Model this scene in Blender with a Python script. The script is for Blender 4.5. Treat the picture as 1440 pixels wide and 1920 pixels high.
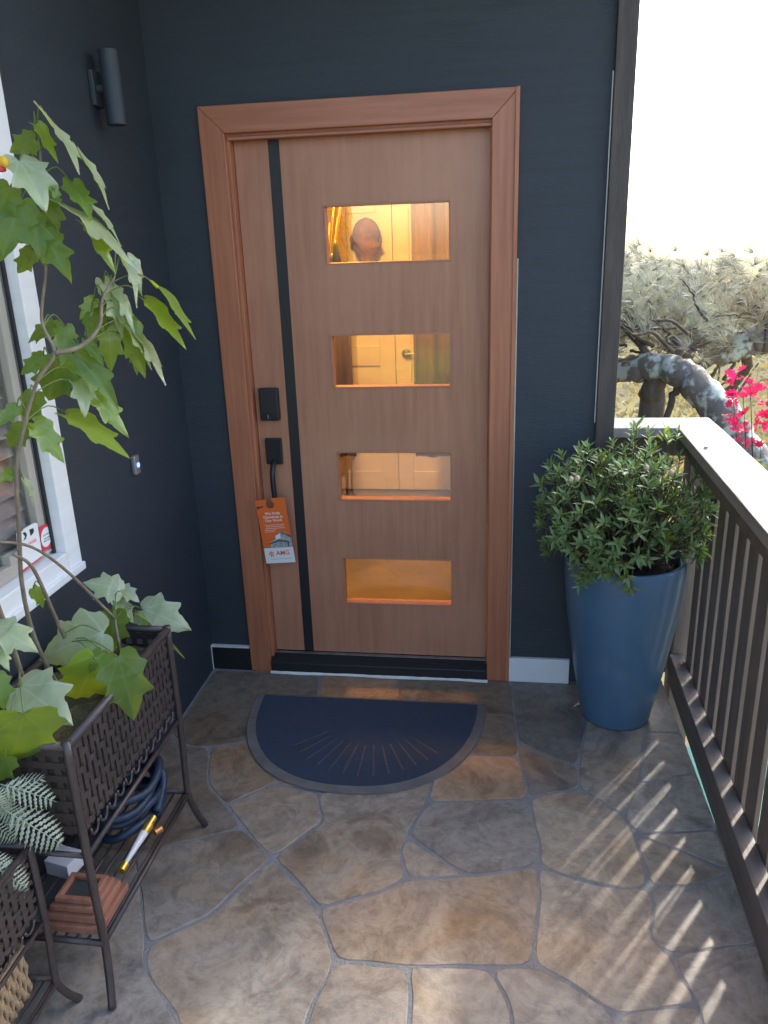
import bpy, bmesh, math, random
from mathutils import Vector as V, Matrix
random.seed(7)
S = bpy.context.scene
for o in list(bpy.data.objects): bpy.data.objects.remove(o)
COL = S.collection

# ------------------------------------------------------------------ camera
F_PX = 1470.0; PP = (720.0, 960.0)
CAM = V((1.070, -2.981, 1.769))
ROW = ((0.98997116, 0.01264997, -0.14070209), (0.13733156, -0.31970130, 0.93751326), (-0.03312313, -0.94743393, -0.31823231))
RT = V((ROW[0][0], ROW[1][0], ROW[2][0])); DN = V((ROW[0][1], ROW[1][1], ROW[2][1])); FW = V((ROW[0][2], ROW[1][2], ROW[2][2]))
cd = bpy.data.cameras.new('camera'); cam = bpy.data.objects.new('camera', cd); COL.objects.link(cam)
cd.sensor_fit = 'HORIZONTAL'; cd.sensor_width = 36; cd.lens = 36 * F_PX / 1440; cd.clip_end = 900; cd.clip_start = .02
mw = Matrix.Identity(4)
for i in range(3):
    mw[i][0] = RT[i]; mw[i][1] = -DN[i]; mw[i][2] = -FW[i]; mw[i][3] = CAM[i]
cam.matrix_world = mw
S.camera = cam
def px(u, v, **k):                      # photograph pixel -> point on the plane x / y / z = const
    r = RT * ((u - PP[0]) / F_PX) + DN * ((v - PP[1]) / F_PX) + FW
    (ax, val), = k.items(); i = 'xyz'.index(ax)
    return CAM + r * ((val - CAM[i]) / r[i])

# ------------------------------------------------------------------ world, sun, exposure
SUN_AZ, SUN_EL = 35.0, 40.0              # azimuth measured from +Y towards +X
w = bpy.data.worlds.new('World'); S.world = w; w.use_nodes = True
nt = w.node_tree; bg = nt.nodes['Background']
sky = nt.nodes.new('ShaderNodeTexSky'); sky.sky_type = 'NISHITA'; sky.sun_disc = False
sky.sun_elevation = math.radians(SUN_EL); sky.sun_rotation = math.radians(SUN_AZ)
sky.air_density = 1.0; sky.dust_density = 2.5; sky.ozone_density = .8; sky.altitude = 50
nt.links.new(sky.outputs[0], bg.inputs[0]); bg.inputs[1].default_value = .15
sd = bpy.data.lights.new('sun', 'SUN'); sd.energy = 2.0; sd.angle = math.radians(2.6); sd.color = (1, .93, .82)
sun = bpy.data.objects.new('sun', sd); COL.objects.link(sun)
sdir = V((math.sin(math.radians(SUN_AZ)) * math.cos(math.radians(SUN_EL)), math.cos(math.radians(SUN_AZ)) * math.cos(math.radians(SUN_EL)), math.sin(math.radians(SUN_EL))))
sun.rotation_euler = sdir.to_track_quat('Z', 'Y').to_euler(); sun.location = (6, 8, 8)
vs = S.view_settings; vs.view_transform = 'Standard'; vs.look = 'None'; vs.exposure = 2.2; vs.gamma = 1; vs.use_curve_mapping = False
S.render.engine = 'CYCLES'
S.cycles.max_bounces = 8; S.cycles.transparent_max_bounces = 16

# ------------------------------------------------------------------ materials
MATS = {}
def rgb(c): return (c[0], c[1], c[2], 1)
def M(name, col, rough=.5, col2=None, scale=6, stretch=(1, 1, 1), bump=0, bscale=60, bstretch=None, metal=0, spec=.5, coat=0, col3=None, scale3=2, rvar=.08, trans=0, tcol=None, dist=0, emis=None, estr=0, lo=.35, hi=.65, objcol=False, lo3=.5, hi3=.62, sheen=0):
    m = bpy.data.materials.new(name); m.use_nodes = True; n = m.node_tree.nodes; L = m.node_tree.links
    p = n['Principled BSDF']; out = n['Material Output']
    p.inputs['Roughness'].default_value = rough; p.inputs['Metallic'].default_value = metal
    p.inputs['Specular IOR Level'].default_value = spec; p.inputs['Coat Weight'].default_value = coat
    p.inputs['Coat Roughness'].default_value = .15; p.inputs['Sheen Weight'].default_value = sheen
    tc = n.new('ShaderNodeTexCoord'); mp = n.new('ShaderNodeMapping'); mp.inputs['Scale'].default_value = stretch
    L.new(tc.outputs['Object'], mp.inputs[0])
    def noise(sc, vec, det=6, ro=.6):
        t = n.new('ShaderNodeTexNoise'); t.inputs['Scale'].default_value = sc; t.inputs['Detail'].default_value = det; t.inputs['Roughness'].default_value = ro; t.inputs['Distortion'].default_value = dist
        L.new(vec, t.inputs['Vector']); return t
    def ramp(src, a, b):
        r = n.new('ShaderNodeMapRange'); r.inputs[1].default_value = a; r.inputs[2].default_value = b; L.new(src, r.inputs[0]); return r.outputs[0]
    def mix(f, a, b, mode='MIX'):
        x = n.new('ShaderNodeMix'); x.data_type = 'RGBA'; x.blend_type = mode
        if isinstance(f, (int, float)): x.inputs[0].default_value = f
        else: L.new(f, x.inputs[0])
        for i, q in ((6, a), (7, b)):
            if isinstance(q, tuple): x.inputs[i].default_value = rgb(q)
            else: L.new(q, x.inputs[i])
        return x.outputs[2]
    cur = None
    if col2 is not None:
        t = noise(scale, mp.outputs[0]); cur = mix(ramp(t.outputs[0], lo, hi), tuple(col), tuple(col2))
        L.new(ramp(t.outputs[0], 0, 1), p.inputs['Roughness'])
        rr = n.new('ShaderNodeMapRange'); L.new(t.outputs[0], rr.inputs[0]); rr.inputs[3].default_value = rough - rvar; rr.inputs[4].default_value = rough + rvar; L.new(rr.outputs[0], p.inputs['Roughness'])
    if col3 is not None:
        t3 = noise(scale3, tc.outputs['Object'], 5, .55); cur = mix(ramp(t3.outputs[0], lo3, hi3), cur if cur is not None else tuple(col), tuple(col3))
    if objcol:
        oi = n.new('ShaderNodeObjectInfo'); cur = mix(1.0, cur if cur is not None else tuple(col), oi.outputs['Color'], 'MULTIPLY')
    if cur is None: p.inputs['Base Color'].default_value = rgb(col)
    else: L.new(cur, p.inputs['Base Color'])
    if bump:
        mb = n.new('ShaderNodeMapping'); mb.inputs['Scale'].default_value = bstretch or stretch; L.new(tc.outputs['Object'], mb.inputs[0])
        t = noise(bscale, mb.outputs[0], 5, .6); b = n.new('ShaderNodeBump'); b.inputs['Strength'].default_value = bump; b.inputs['Distance'].default_value = .01
        L.new(t.outputs[0], b.inputs['Height']); L.new(b.outputs[0], p.inputs['Normal'])
    if trans:
        tr = n.new('ShaderNodeBsdfTranslucent'); ms = n.new('ShaderNodeMixShader'); ms.inputs[0].default_value = trans
        tr.inputs[0].default_value = rgb(tcol or col)
        L.new(p.outputs[0], ms.inputs[1]); L.new(tr.outputs[0], ms.inputs[2]); L.new(ms.outputs[0], out.inputs[0])
    if emis: p.inputs['Emission Color'].default_value = rgb(emis); p.inputs['Emission Strength'].default_value = estr
    MATS[name] = m; return m
def glass(name, tint=(1, 1, 1), rough=0.0):
    m = bpy.data.materials.new(name); m.use_nodes = True; n = m.node_tree.nodes; L = m.node_tree.links
    n.remove(n['Principled BSDF']); out = n['Material Output']
    t = n.new('ShaderNodeBsdfTransparent'); t.inputs[0].default_value = rgb(tint)
    g = n.new('ShaderNodeBsdfGlossy'); g.inputs['Roughness'].default_value = rough
    fr = n.new('ShaderNodeFresnel'); ge = n.new('ShaderNodeNewGeometry'); io = n.new('ShaderNodeMapRange')
    io.inputs[3].default_value = 1.5; io.inputs[4].default_value = 1 / 1.5; L.new(ge.outputs['Backfacing'], io.inputs[0]); L.new(io.outputs[0], fr.inputs[0])   # same reflectance on both faces of the thin pane
    mul = n.new('ShaderNodeMath'); mul.operation = 'MULTIPLY'; mul.inputs[1].default_value = 2.6; L.new(fr.outputs[0], mul.inputs[0])
    ms = n.new('ShaderNodeMixShader'); L.new(mul.outputs[0], ms.inputs[0]); L.new(t.outputs[0], ms.inputs[1]); L.new(g.outputs[0], ms.inputs[2]); L.new(ms.outputs[0], out.inputs[0])
    MATS[name] = m; return m

M('siding', (.023, .032, .042), .52, (.029, .039, .051), 3, (1, 1, 14), bump=.35, bscale=16, bstretch=(2, 2, 40), rvar=.06)
M('trim_brown', (.075, .058, .048), .6, (.05, .04, .035), 5, (6, 6, 1), bump=.2, bscale=30, bstretch=(5, 5, .6))
M('soffit', (.10, .11, .13), .7, (.08, .09, .10), 4)
W1, W2 = (.43, .195, .112), (.33, .14, .078)
M('wood_v', W1, .42, W2, 5, (9, 9, .55), bump=.06, bscale=40, bstretch=(8, 8, .4), col3=(.46, .225, .135), scale3=1.3, lo3=.45, hi3=.75, lo=.3, hi=.7)
M('wood_h', W1, .42, W2, 5, (.55, 9, 9), bump=.06, bscale=40, bstretch=(.4, 8, 8), lo=.3, hi=.7)
M('wood_casing', (.44, .165, .082), .42, (.31, .105, .052), 5, (10, 10, .5), bump=.08, bscale=40, bstretch=(8, 8, .4), lo=.3, hi=.7)
M('wood_casing_head', (.44, .165, .082), .42, (.31, .105, .052), 5, (.5, 10, 10), bump=.08, bscale=40, bstretch=(.4, 8, 8), lo=.3, hi=.7)
M('black_inlay', (.012, .013, .016), .45)
M('black_metal', (.016, .018, .021), .38, (.022, .024, .027), 20, metal=.3)
M('dark_metal', (.02, .022, .026), .42, (.03, .03, .033), 12)
M('aluminium', (.45, .46, .48), .35, (.3, .31, .33), 30, metal=.9)
M('white_paint', (.74, .75, .77), .45, (.68, .69, .71), 7, bump=.03)
M('white_vinyl', (.78, .78, .77), .4, (.72, .72, .71), 5, (1, 1, 6))
M('caulk', (.74, .72, .66), .6, (.6, .58, .52), 25, bump=.2)
M('beige_caulk', (.52, .48, .42), .7, (.38, .35, .30), 14)
M('mortar', (.215, .21, .205), .8, (.28, .272, .262), 14, bump=.8, bscale=90, col3=(.20, .215, .225), scale3=4)
def stone():
    m = bpy.data.materials.new('stone'); m.use_nodes = True; n = m.node_tree.nodes; L = m.node_tree.links; p = n['Principled BSDF']
    geo = n.new('ShaderNodeNewGeometry'); oi = n.new('ShaderNodeObjectInfo')
    off = n.new('ShaderNodeVectorMath'); off.operation = 'MULTIPLY_ADD'; L.new(oi.outputs['Random'], off.inputs[0]); off.inputs[1].default_value = (7, 7, 7); L.new(geo.outputs['Position'], off.inputs[2])
    def nz(sc, det, ro, di):
        t = n.new('ShaderNodeTexNoise'); t.inputs['Scale'].default_value = sc; t.inputs['Detail'].default_value = det; t.inputs['Roughness'].default_value = ro; t.inputs['Distortion'].default_value = di; L.new(off.outputs[0], t.inputs['Vector']); return t.outputs[0]
    def rampn(src, stops):
        r = n.new('ShaderNodeValToRGB'); L.new(src, r.inputs[0]); e = r.color_ramp.elements
        while len(e) < len(stops): e.new(.5)
        for q, (pos, c) in zip(e, stops): q.position = pos; q.color = rgb(c)
        return r.outputs[0]
    A = nz(5.5, 14, .70, .7); Bn = nz(26, 10, .7, .4); Cn = nz(2.2, 6, .6, .8)
    c1 = rampn(A, ((.30, (.15, .136, .122)), (.43, (.25, .224, .192)), (.52, (.36, .322, .27)), (.60, (.285, .25, .212)), (.72, (.43, .385, .325))))
    c2 = rampn(Cn, ((.48, (1, 1, 1)), (.62, (1.0, .90, .78)), (.75, (1.0, .78, .58))))
    c3 = rampn(Bn, ((.32, (.66, .66, .67)), (.55, (1, 1, 1)), (.75, (1.0, 1.0, 1.0))))
    cur = c1
    for q in (c2, c3, oi.outputs['Color']):
        x = n.new('ShaderNodeMix'); x.data_type = 'RGBA'; x.blend_type = 'MULTIPLY'; x.inputs[0].default_value = 1; L.new(cur, x.inputs[6]); L.new(q, x.inputs[7]); cur = x.outputs[2]
    L.new(cur, p.inputs['Base Color'])
    mr = n.new('ShaderNodeMapRange'); L.new(A, mr.inputs[0]); mr.inputs[1].default_value = .35; mr.inputs[2].default_value = .65; mr.inputs[3].default_value = .28; mr.inputs[4].default_value = .58; L.new(mr.outputs[0], p.inputs['Roughness'])
    ad = n.new('ShaderNodeMath'); ad.operation = 'MULTIPLY_ADD'; L.new(Bn, ad.inputs[0]); ad.inputs[1].default_value = .35; L.new(A, ad.inputs[2])
    bp = n.new('ShaderNodeBump'); bp.inputs['Strength'].default_value = .5; bp.inputs['Distance'].default_value = .012; L.new(ad.outputs[0], bp.inputs['Height']); L.new(bp.outputs[0], p.inputs['Normal'])
    MATS['stone'] = m
stone()
M('mat_carpet', (.018, .036, .070), .95, (.026, .047, .088), 60, bump=.9, bscale=300, col3=(.026, .040, .066), scale3=7, sheen=.08)
M('mat_rubber', (.17, .155, .14), .75, (.12, .115, .11), 14, bump=.25, bscale=120)
M('mat_ray', (.075, .066, .062), .9, (.06, .065, .10), 24)
M('pot_glaze', (.055, .125, .215), .38, (.072, .152, .245), 3.5, coat=.2, col3=(.085, .155, .235), scale3=7, lo3=.55, hi3=.75, dist=.6, bump=.02, bscale=30)
M('soil', (.06, .045, .032), .95, (.035, .026, .02), 40, bump=.8, bscale=90)
M('moss', (.09, .085, .035), .95, (.055, .05, .028), 22, bump=.9, bscale=110, col3=(.13, .095, .055), scale3=30)
M('shrub_leaf', (.15, .235, .085), .38, (.21, .295, .12), 3, trans=.3, tcol=(.22, .38, .08), objcol=False)
M('shrub_leaf_young', (.13, .19, .04), .4, (.17, .22, .05), 3, trans=.4, tcol=(.40, .50, .05))
M('shrub_stem', (.07, .05, .035), .8, (.10, .07, .045), 20)
M('maple_leaf', (.085, .17, .035), .36, (.115, .205, .05), 2.2, trans=.5, tcol=(.46, .62, .02), spec=.5, col3=(.14, .20, .05), scale3=4, bump=.15, bscale=5)
M('maple_leaf_skylit', (.30, .355, .19), .34, (.38, .43, .26), 2.2, trans=.32, tcol=(.48, .60, .08), spec=.6, bump=.15, bscale=5)  # leaves turned to the sky: its white light is put into the colour
M('maple_leaf_backlit', (.17, .29, .045), .30, (.21, .33, .06), 2.2, trans=.48, tcol=(.62, .75, .03), spec=.8, bump=.15, bscale=5)  # backlit leaves: light shining through is painted as brighter yellow-green
M('green_stem', (.13, .20, .04), .5, (.18, .22, .06), 12, trans=.15)
M('brown_stem', (.24, .19, .13), .75, (.15, .115, .08), 30, bump=.4, bscale=80)
M('fern_leaf', (.38, .43, .30), .6, (.46, .52, .40), 30, trans=.3, tcol=(.3, .4, .15))
M('iron', (.085, .066, .062), .42, (.06, .05, .048), 14, metal=.35, bump=.1, bscale=90)
M('wicker', (.40, .29, .17), .7, (.27, .19, .11), 40, bump=.5, bscale=140)
M('hose', (.010, .025, .052), .5, (.014, .032, .062), 8)
M('brass', (.62, .42, .09), .35, (.5, .32, .06), 18, metal=.75)
M('copper', (.55, .26, .10), .4, metal=.8)
M('nozzle_white', (.75, .74, .70), .35, (.66, .65, .62), 9)
M('box_wood', (.36, .17, .11), .4, (.25, .11, .07), 6, (8, 1, 8), coat=.3)
M('dark_panel', (.05, .055, .055), .35)
M('paper', (.68, .69, .74), .8, (.62, .63, .68), 4)
M('teal_plastic', (.02, .22, .17), .4, (.03, .28, .22), 4)
M('tag_orange', (.72, .135, .022), .5)
M('tag_white', (.72, .72, .70), .5)
M('tag_print', (.80, .62, .52), .5)
M('print_grey', (.20, .22, .20), .55, (.42, .44, .41), 50)
M('print_dark', (.06, .07, .07), .55)
M('print_red', (.62, .03, .06), .5)
M('print_pink', (.72, .30, .34), .5)
M('print_black', (.015, .02, .025), .5)
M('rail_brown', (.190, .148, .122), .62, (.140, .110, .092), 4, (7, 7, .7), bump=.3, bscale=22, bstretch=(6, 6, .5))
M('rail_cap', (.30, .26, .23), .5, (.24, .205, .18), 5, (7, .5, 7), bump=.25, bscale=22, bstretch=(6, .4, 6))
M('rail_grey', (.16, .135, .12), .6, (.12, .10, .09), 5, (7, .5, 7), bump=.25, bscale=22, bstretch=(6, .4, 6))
M('sconce', (.032, .041, .052), .6, (.028, .036, .046), 9)
M('bell_plate', (.32, .30, .30), .35, metal=.5)
M('blue_led', (.1, .15, .8), .3, emis=(.08, .16, 1), estr=1.6)
M('room_white', (.78, .76, .72), .7, (.74, .72, .68), 3)
M('room_tan', (.36, .27, .20), .8, (.32, .24, .18), 3)
M('door_white', (.80, .78, .74), .4, (.76, .74, .70), 4)
M('room_floor', (.17, .155, .13), .45, (.23, .20, .165), 5, bump=.15, bscale=9)
M('curtain', (.20, .15, .13), .85, (.16, .12, .10), 7, (6, 6, 1))
M('head_wood', (.26, .12, .06), .75, (.15, .07, .035), 14, bump=.3, bscale=40)
M('vase_blue', (.04, .06, .12), .25)
M('reed', (.50, .40, .26), .8, (.42, .32, .2), 12)
M('blind', (.74, .62, .58), .6, (.68, .52, .48), 3)  # white slats, tinted pink for the reddish light on them
M('sash_tan', (.40, .36, .30), .5, (.35, .31, .26), 5)
M('lamp_globe', (.9, .7, .4), .5, emis=(1, .55, .2), estr=3)
M('bark', (.15, .115, .085), .85, (.085, .065, .05), 9, (3, 3, 1), bump=.9, bscale=14)
M('bark_lichen', (.20, .17, .145), .85, (.11, .09, .075), 9, bump=1.0, bscale=16, col3=(.50, .54, .47), scale3=9, lo3=.47, hi3=.56)
M('needles', (.44, .44, .37), .6, (.34, .36, .30), .9, trans=.4, tcol=(.42, .42, .28), col3=(.42, .35, .26), scale3=1.1)
M('bush_leaf', (.26, .23, .13), .6, (.20, .18, .11), .8, trans=.4, tcol=(.55, .42, .12), col3=(.36, .29, .17), scale3=.9)
M('pink_flower', (.62, .02, .11), .5, (.75, .05, .18), 7, trans=.45, tcol=(.85, .03, .15))
M('lime_leaf', (.20, .30, .03), .4, (.28, .36, .04), 4, trans=.5, tcol=(.55, .65, .03))
M('ground', (.17, .13, .085), .95, (.115, .095, .06), .7, bump=.7, bscale=5, col3=(.22, .21, .075), scale3=.35, lo3=.42, hi3=.6)
M('dry_grass', (.30, .32, .09), .7, (.38, .36, .14), 3, trans=.35, tcol=(.5, .5, .12))
M('orange_leaf', (.55, .20, .04), .6)
M('yellow_petal', (.80, .50, .03), .5, trans=.3, tcol=(.9, .6, .03))
M('red_petal', (.75, .08, .06), .5, trans=.3, tcol=(.9, .1, .05))
glass('glass_clear', (.96, .95, .92)); glass('glass_window', (.85, .88, .88))

def veins(name, light):
    # palmate veins: paler lines fanning out from the leaf base (leaf-space coordinates)
    m = MATS[name]; n = m.node_tree.nodes; L = m.node_tree.links; p = n['Principled BSDF']
    tc = n.new('ShaderNodeTexCoord'); sp = n.new('ShaderNodeSeparateXYZ'); L.new(tc.outputs['Object'], sp.inputs[0])
    def mt(op, a, b=None):
        q = n.new('ShaderNodeMath'); q.operation = op
        for i, v in enumerate((a, b)):
            if v is None: continue
            if isinstance(v, (int, float)): q.inputs[i].default_value = v
            else: L.new(v, q.inputs[i])
        return q.outputs[0]
    ax = mt('ABSOLUTE', sp.outputs[0]); ay = mt('ADD', sp.outputs[1], .02); an = mt('ARCTAN2', ax, ay); r = mt('SQRT', mt('ADD', mt('MULTIPLY', ax, ax), mt('MULTIPLY', ay, ay)))
    dmin = None
    for a in (0.0, .66, 1.22):
        d = mt('MULTIPLY', mt('ABSOLUTE', mt('SUBTRACT', an, a)), r); dmin = d if dmin is None else mt('MINIMUM', dmin, d)
    mr = n.new('ShaderNodeMapRange'); mr.inputs[1].default_value = .006; mr.inputs[2].default_value = .022; mr.inputs[3].default_value = .75; mr.inputs[4].default_value = 0; L.new(dmin, mr.inputs[0])
    mx = n.new('ShaderNodeMix'); mx.data_type = 'RGBA'; old = p.inputs['Base Color'].links[0].from_socket
    L.new(mr.outputs[0], mx.inputs[0]); L.new(old, mx.inputs[6]); mx.inputs[7].default_value = rgb(light); L.new(mx.outputs[2], p.inputs['Base Color'])
veins('maple_leaf', (.17, .25, .10)); veins('maple_leaf_skylit', (.42, .48, .36)); veins('maple_leaf_backlit', (.34, .42, .10))
# ------------------------------------------------------------------ mesh helpers
class MB:
    def __init__(s): s.v = []; s.f = []
    def box(s, x0, x1, y0, y1, z0, z1):
        b = len(s.v); s.v += [(x, y, z) for z in (z0, z1) for y in (y0, y1) for x in (x0, x1)]
        s.f += [tuple(b + i for i in q) for q in ((0, 2, 3, 1), (4, 5, 7, 6), (0, 1, 5, 4), (2, 6, 7, 3), (0, 4, 6, 2), (1, 3, 7, 5))]; return s
    def hexa(s, pts):                                   # 8 points ordered as box()
        b = len(s.v); s.v += [tuple(p) for p in pts]
        s.f += [tuple(b + i for i in q) for q in ((0, 2, 3, 1), (4, 5, 7, 6), (0, 1, 5, 4), (2, 6, 7, 3), (0, 4, 6, 2), (1, 3, 7, 5))]; return s
    def tube(s, path, rad, n=8, cap=True):
        path = [V(p) for p in path]; m = len(path)
        if not isinstance(rad, (list, tuple)): rad = [rad] * m
        b = len(s.v); up = None
        for i, p in enumerate(path):
            t = (path[min(i + 1, m - 1)] - path[max(i - 1, 0)])
            t = t.normalized() if t.length > 1e-9 else V((0, 0, 1))
            if up is None:
                up = V((1, 0, 0)) if abs(t.x) < .8 else V((0, 1, 0))
            a = (up - t * up.dot(t)).normalized(); c = t.cross(a); up = a
            for k in range(n):
                g = 2 * math.pi * k / n; s.v.append(tuple(p + (a * math.cos(g) + c * math.sin(g)) * rad[i]))
        for i in range(m - 1):
            for k in range(n):
                s.f.append((b + i * n + k, b + i * n + (k + 1) % n, b + (i + 1) * n + (k + 1) % n, b + (i + 1) * n + k))
        if cap: s.f.append(tuple(b + k for k in reversed(range(n)))); s.f.append(tuple(b + (m - 1) * n + k for k in range(n)))
        return s
    def lathe(s, prof, n=40, c=(0, 0, 0), axis='z'):
        b = len(s.v)
        for r, h in prof:
            for k in range(n):
                g = 2 * math.pi * k / n
                q = (r * math.cos(g), r * math.sin(g), h)
                if axis == 'y': q = (q[0], q[2], q[1])
                if axis == 'x': q = (q[2], q[0], q[1])
                s.v.append((c[0] + q[0], c[1] + q[1], c[2] + q[2]))
        for i in range(len(prof) - 1):
            for k in range(n): s.f.append((b + i * n + k, b + i * n + (k + 1) % n, b + (i + 1) * n + (k + 1) % n, b + (i + 1) * n + k))
        s.f.append(tuple(b + k for k in reversed(range(n)))); s.f.append(tuple(b + (len(prof) - 1) * n + k for k in range(n))); return s
    def prism(s, pts, ax, a, b_):                      # outline extruded along ax from a to b_
        n = len(pts); b = len(s.v)
        def mk(p, h):
            return {'x': (h, p[0], p[1]), 'y': (p[0], h, p[1]), 'z': (p[0], p[1], h)}[ax]
        s.v += [mk(p, a) for p in pts] + [mk(p, b_) for p in pts]
        s.f.append(tuple(b + i for i in range(n))); s.f.append(tuple(b + n + i for i in reversed(range(n))))
        for i in range(n): s.f.append((b + i, b + n + i, b + n + (i + 1) % n, b + (i + 1) % n))
        return s
    def mesh(s, name, mat=None, smooth=False):
        me = bpy.data.meshes.new(name); me.from_pydata([tuple(p) for p in s.v], [], s.f)
        bm = bmesh.new(); bm.from_mesh(me); bmesh.ops.recalc_face_normals(bm, faces=bm.faces); bm.to_mesh(me); bm.free()
        if mat: me.materials.append(MATS[mat])
        if smooth:
            for q in me.polygons: q.use_smooth = True
        return me
    def obj(s, name, mat, parent=None, bevel=0, smooth=False):
        return put(name, s.mesh(name, mat, smooth), parent, bevel)
def put(name, me, parent=None, bevel=0):
    o = bpy.data.objects.new(name, me); COL.objects.link(o)
    if parent is not None: o.parent = parent
    if bevel:
        m = o.modifiers.new('bevel', 'BEVEL'); m.width = bevel; m.segments = 2; m.limit_method = 'ANGLE'
    return o
def thing(name, label, cat, group=None):
    o = bpy.data.objects.new(name, None); COL.objects.link(o); o.empty_display_size = .1
    return tag(o, label, cat, group)
def tag(o, label, cat, group=None):
    o['label'] = label; o['category'] = cat
    if group: o['group'] = group
    return o
def struct(o): o['kind'] = 'structure'; return o
def B(*a): return MB().box(*a)
def fix_autosmooth(o):
    for q in o.data.polygons: q.use_smooth = True
    m = o.modifiers.new('edge', 'EDGE_SPLIT'); m.split_angle = math.radians(35); return o
def catmull(pts, k=5):
    P = [V(p) for p in pts]; out = []
    for i in range(len(P) - 1):
        a = P[max(i - 1, 0)]; b = P[i]; c = P[i + 1]; d = P[min(i + 2, len(P) - 1)]
        for j in range(k):
            t = j / k; out.append(.5 * ((2 * b) + (c - a) * t + (2 * a - 5 * b + 4 * c - d) * t * t + (3 * b - a - 3 * c + d) * t ** 3))
    out.append(P[-1]); return out
def text_mesh(body, size, mat, bold=False):
    cu = bpy.data.curves.new('lettering', 'FONT'); cu.body = body; cu.size = size; cu.align_x = 'CENTER'; cu.align_y = 'CENTER'
    cu.extrude = .0002; cu.offset = size * .022 if bold else 0; cu.space_line = .95; cu.resolution_u = 3
    t = bpy.data.objects.new('lettering', cu); COL.objects.link(t)
    me = bpy.data.meshes.new_from_object(t.evaluated_get(bpy.context.evaluated_depsgraph_get())); bpy.data.objects.remove(t)
    me.materials.clear(); me.materials.append(MATS[mat]); return me

# ================================================================== SETTING
# ---- terrain: drops away below the porch, rises to a low hill behind the trees
def hz(x, y):
    d = (y - 1.5) * .82 + (x - 1.5) * .45
    t = max(0, min(1, (d - 3) / 11)); t = t * t * (3 - 2 * t)
    z = -1.55 + 2.55 * t
    t2 = max(0, min(1, (d - 22) / 60)); z -= 9 * t2
    return z + .10 * math.sin(x * 1.3 + y * .7) * min(1, max(0, d / 4)) + .06 * math.sin(x * 3.1 - y * 2.3) * min(1, max(0, d / 4))
g = MB(); xs = []; q = -260
def axis_pts():
    p = [-400, -250, -150, -90, -55, -35, -24]; x = -16
    while x < 24: p.append(x); x += .8
    return p + [28, 34, 45, 65, 95, 150, 250, 420]
AX = axis_pts(); N = len(AX)
g.v = [(x, y, hz(x, y)) for y in AX for x in AX]
g.f = [(j * N + i, j * N + i + 1, (j + 1) * N + i + 1, (j + 1) * N + i) for j in range(N - 1) for i in range(N - 1)]
struct(g.obj('ground', 'ground', smooth=True))

# ---- flagstone porch floor
EDGE = 1.775
IV = dict(a1=(355, 1398), a2=(392, 1400), a3=(500, 1384), m1=(598, 1318), m2=(750, 1332), m6=(600, 1400), c1=(440, 1502), c2=(511, 1469), C=(423, 1507), b2=(390, 1473), m7=(815, 1455), m5=(596, 1486), m4=(880, 1414),
 k1=(969, 1390), k2=(971, 1418), k3=(982, 1449), k4=(991, 1498), k5=(1011, 1578), k7=(1013, 1684), k8=(1004, 1756), k9=(1000, 1808), i3=(800, 1503), i2=(773, 1548), q0=(764, 1567), i1=(748, 1594), I=(761, 1648), h2=(711, 1673), G2=(594, 1702), G1=(569, 1665), G3=(615, 1761), G4=(627, 1802),
 E=(511, 1607), e1=(540, 1586), e2=(607, 1540), D=(457, 1552), Fa=(394, 1715), Fb=(273, 1773), l1=(250, 1600), l2=(265, 1677), n1=(269, 1815), n2=(302, 1865), n3=(336, 1920), g5=(598, 1861), g6=(573, 1920),
 h3=(800, 1646), h4=(876, 1642), h5=(933, 1636), h6=(1009, 1620), j1=(761, 1811), j2=(840, 1811), j3=(915, 1813), q1=(840, 1619), r1=(1031, 1418), r2=(1084, 1436), r3=(1087, 1482), p1=(1100, 1360), s1=(1040, 1484), s2=(1120, 1498), s3=(1169, 1529), v1=(1178, 1514), v2=(1196, 1471), v3=(1209, 1372),
 s4=(1191, 1564), s4b=(1197, 1590), s5=(1218, 1662), u2=(1169, 1667), u1=(1067, 1644), w1=(1271, 1456), x1=(1271, 1560), y2=(1280, 1596), z1=(1289, 1662), o2=(1333, 1778), o1=(1258, 1791), s7=(1218, 1760), s6=(1227, 1707), o0=(1289, 1849), bq=(1311, 1884), b2q=(1156, 1902), b1q=(1067, 1840), xa=(951, 1876), xb=(960, 1920), jd=(771, 1857),
 bb0=(336, 1990), bb1=(565, 1992), bb2=(761, 1988), bb3=(960, 1990), bb4=(1150, 1984), bb5=(1322, 1972))
PT = {k: px(u, v, z=0).xy for k, (u, v) in IV.items()}
def wp(n, x, y): PT[n] = V((x, y))
wp('TL', -.17, -.005); wp('t1', px(598, 1268, z=0).x, -.012); wp('t2', px(748, 1274, z=0).x, -.012); wp('K0', 1.15, -.008); wp('p0', 1.55, .30); wp('pv', 1.69, .30); wp('cr', EDGE, .30)
wp('k0b', 1.15, .015); wp('a0', -.175, -.50); wp('l0', -.175, -1.12); wp('lb', -.175, PT['bb0'].y - .03)
for n, v in (('er1', 1373), ('w2', 1447), ('x2', 1553), ('y3', 1636), ('o3', 1767), ('eb', 1985)):
    u = 1300; wp(n, EDGE, px(1250 + (v - 1300) * .35, v, z=0).y)
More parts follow.
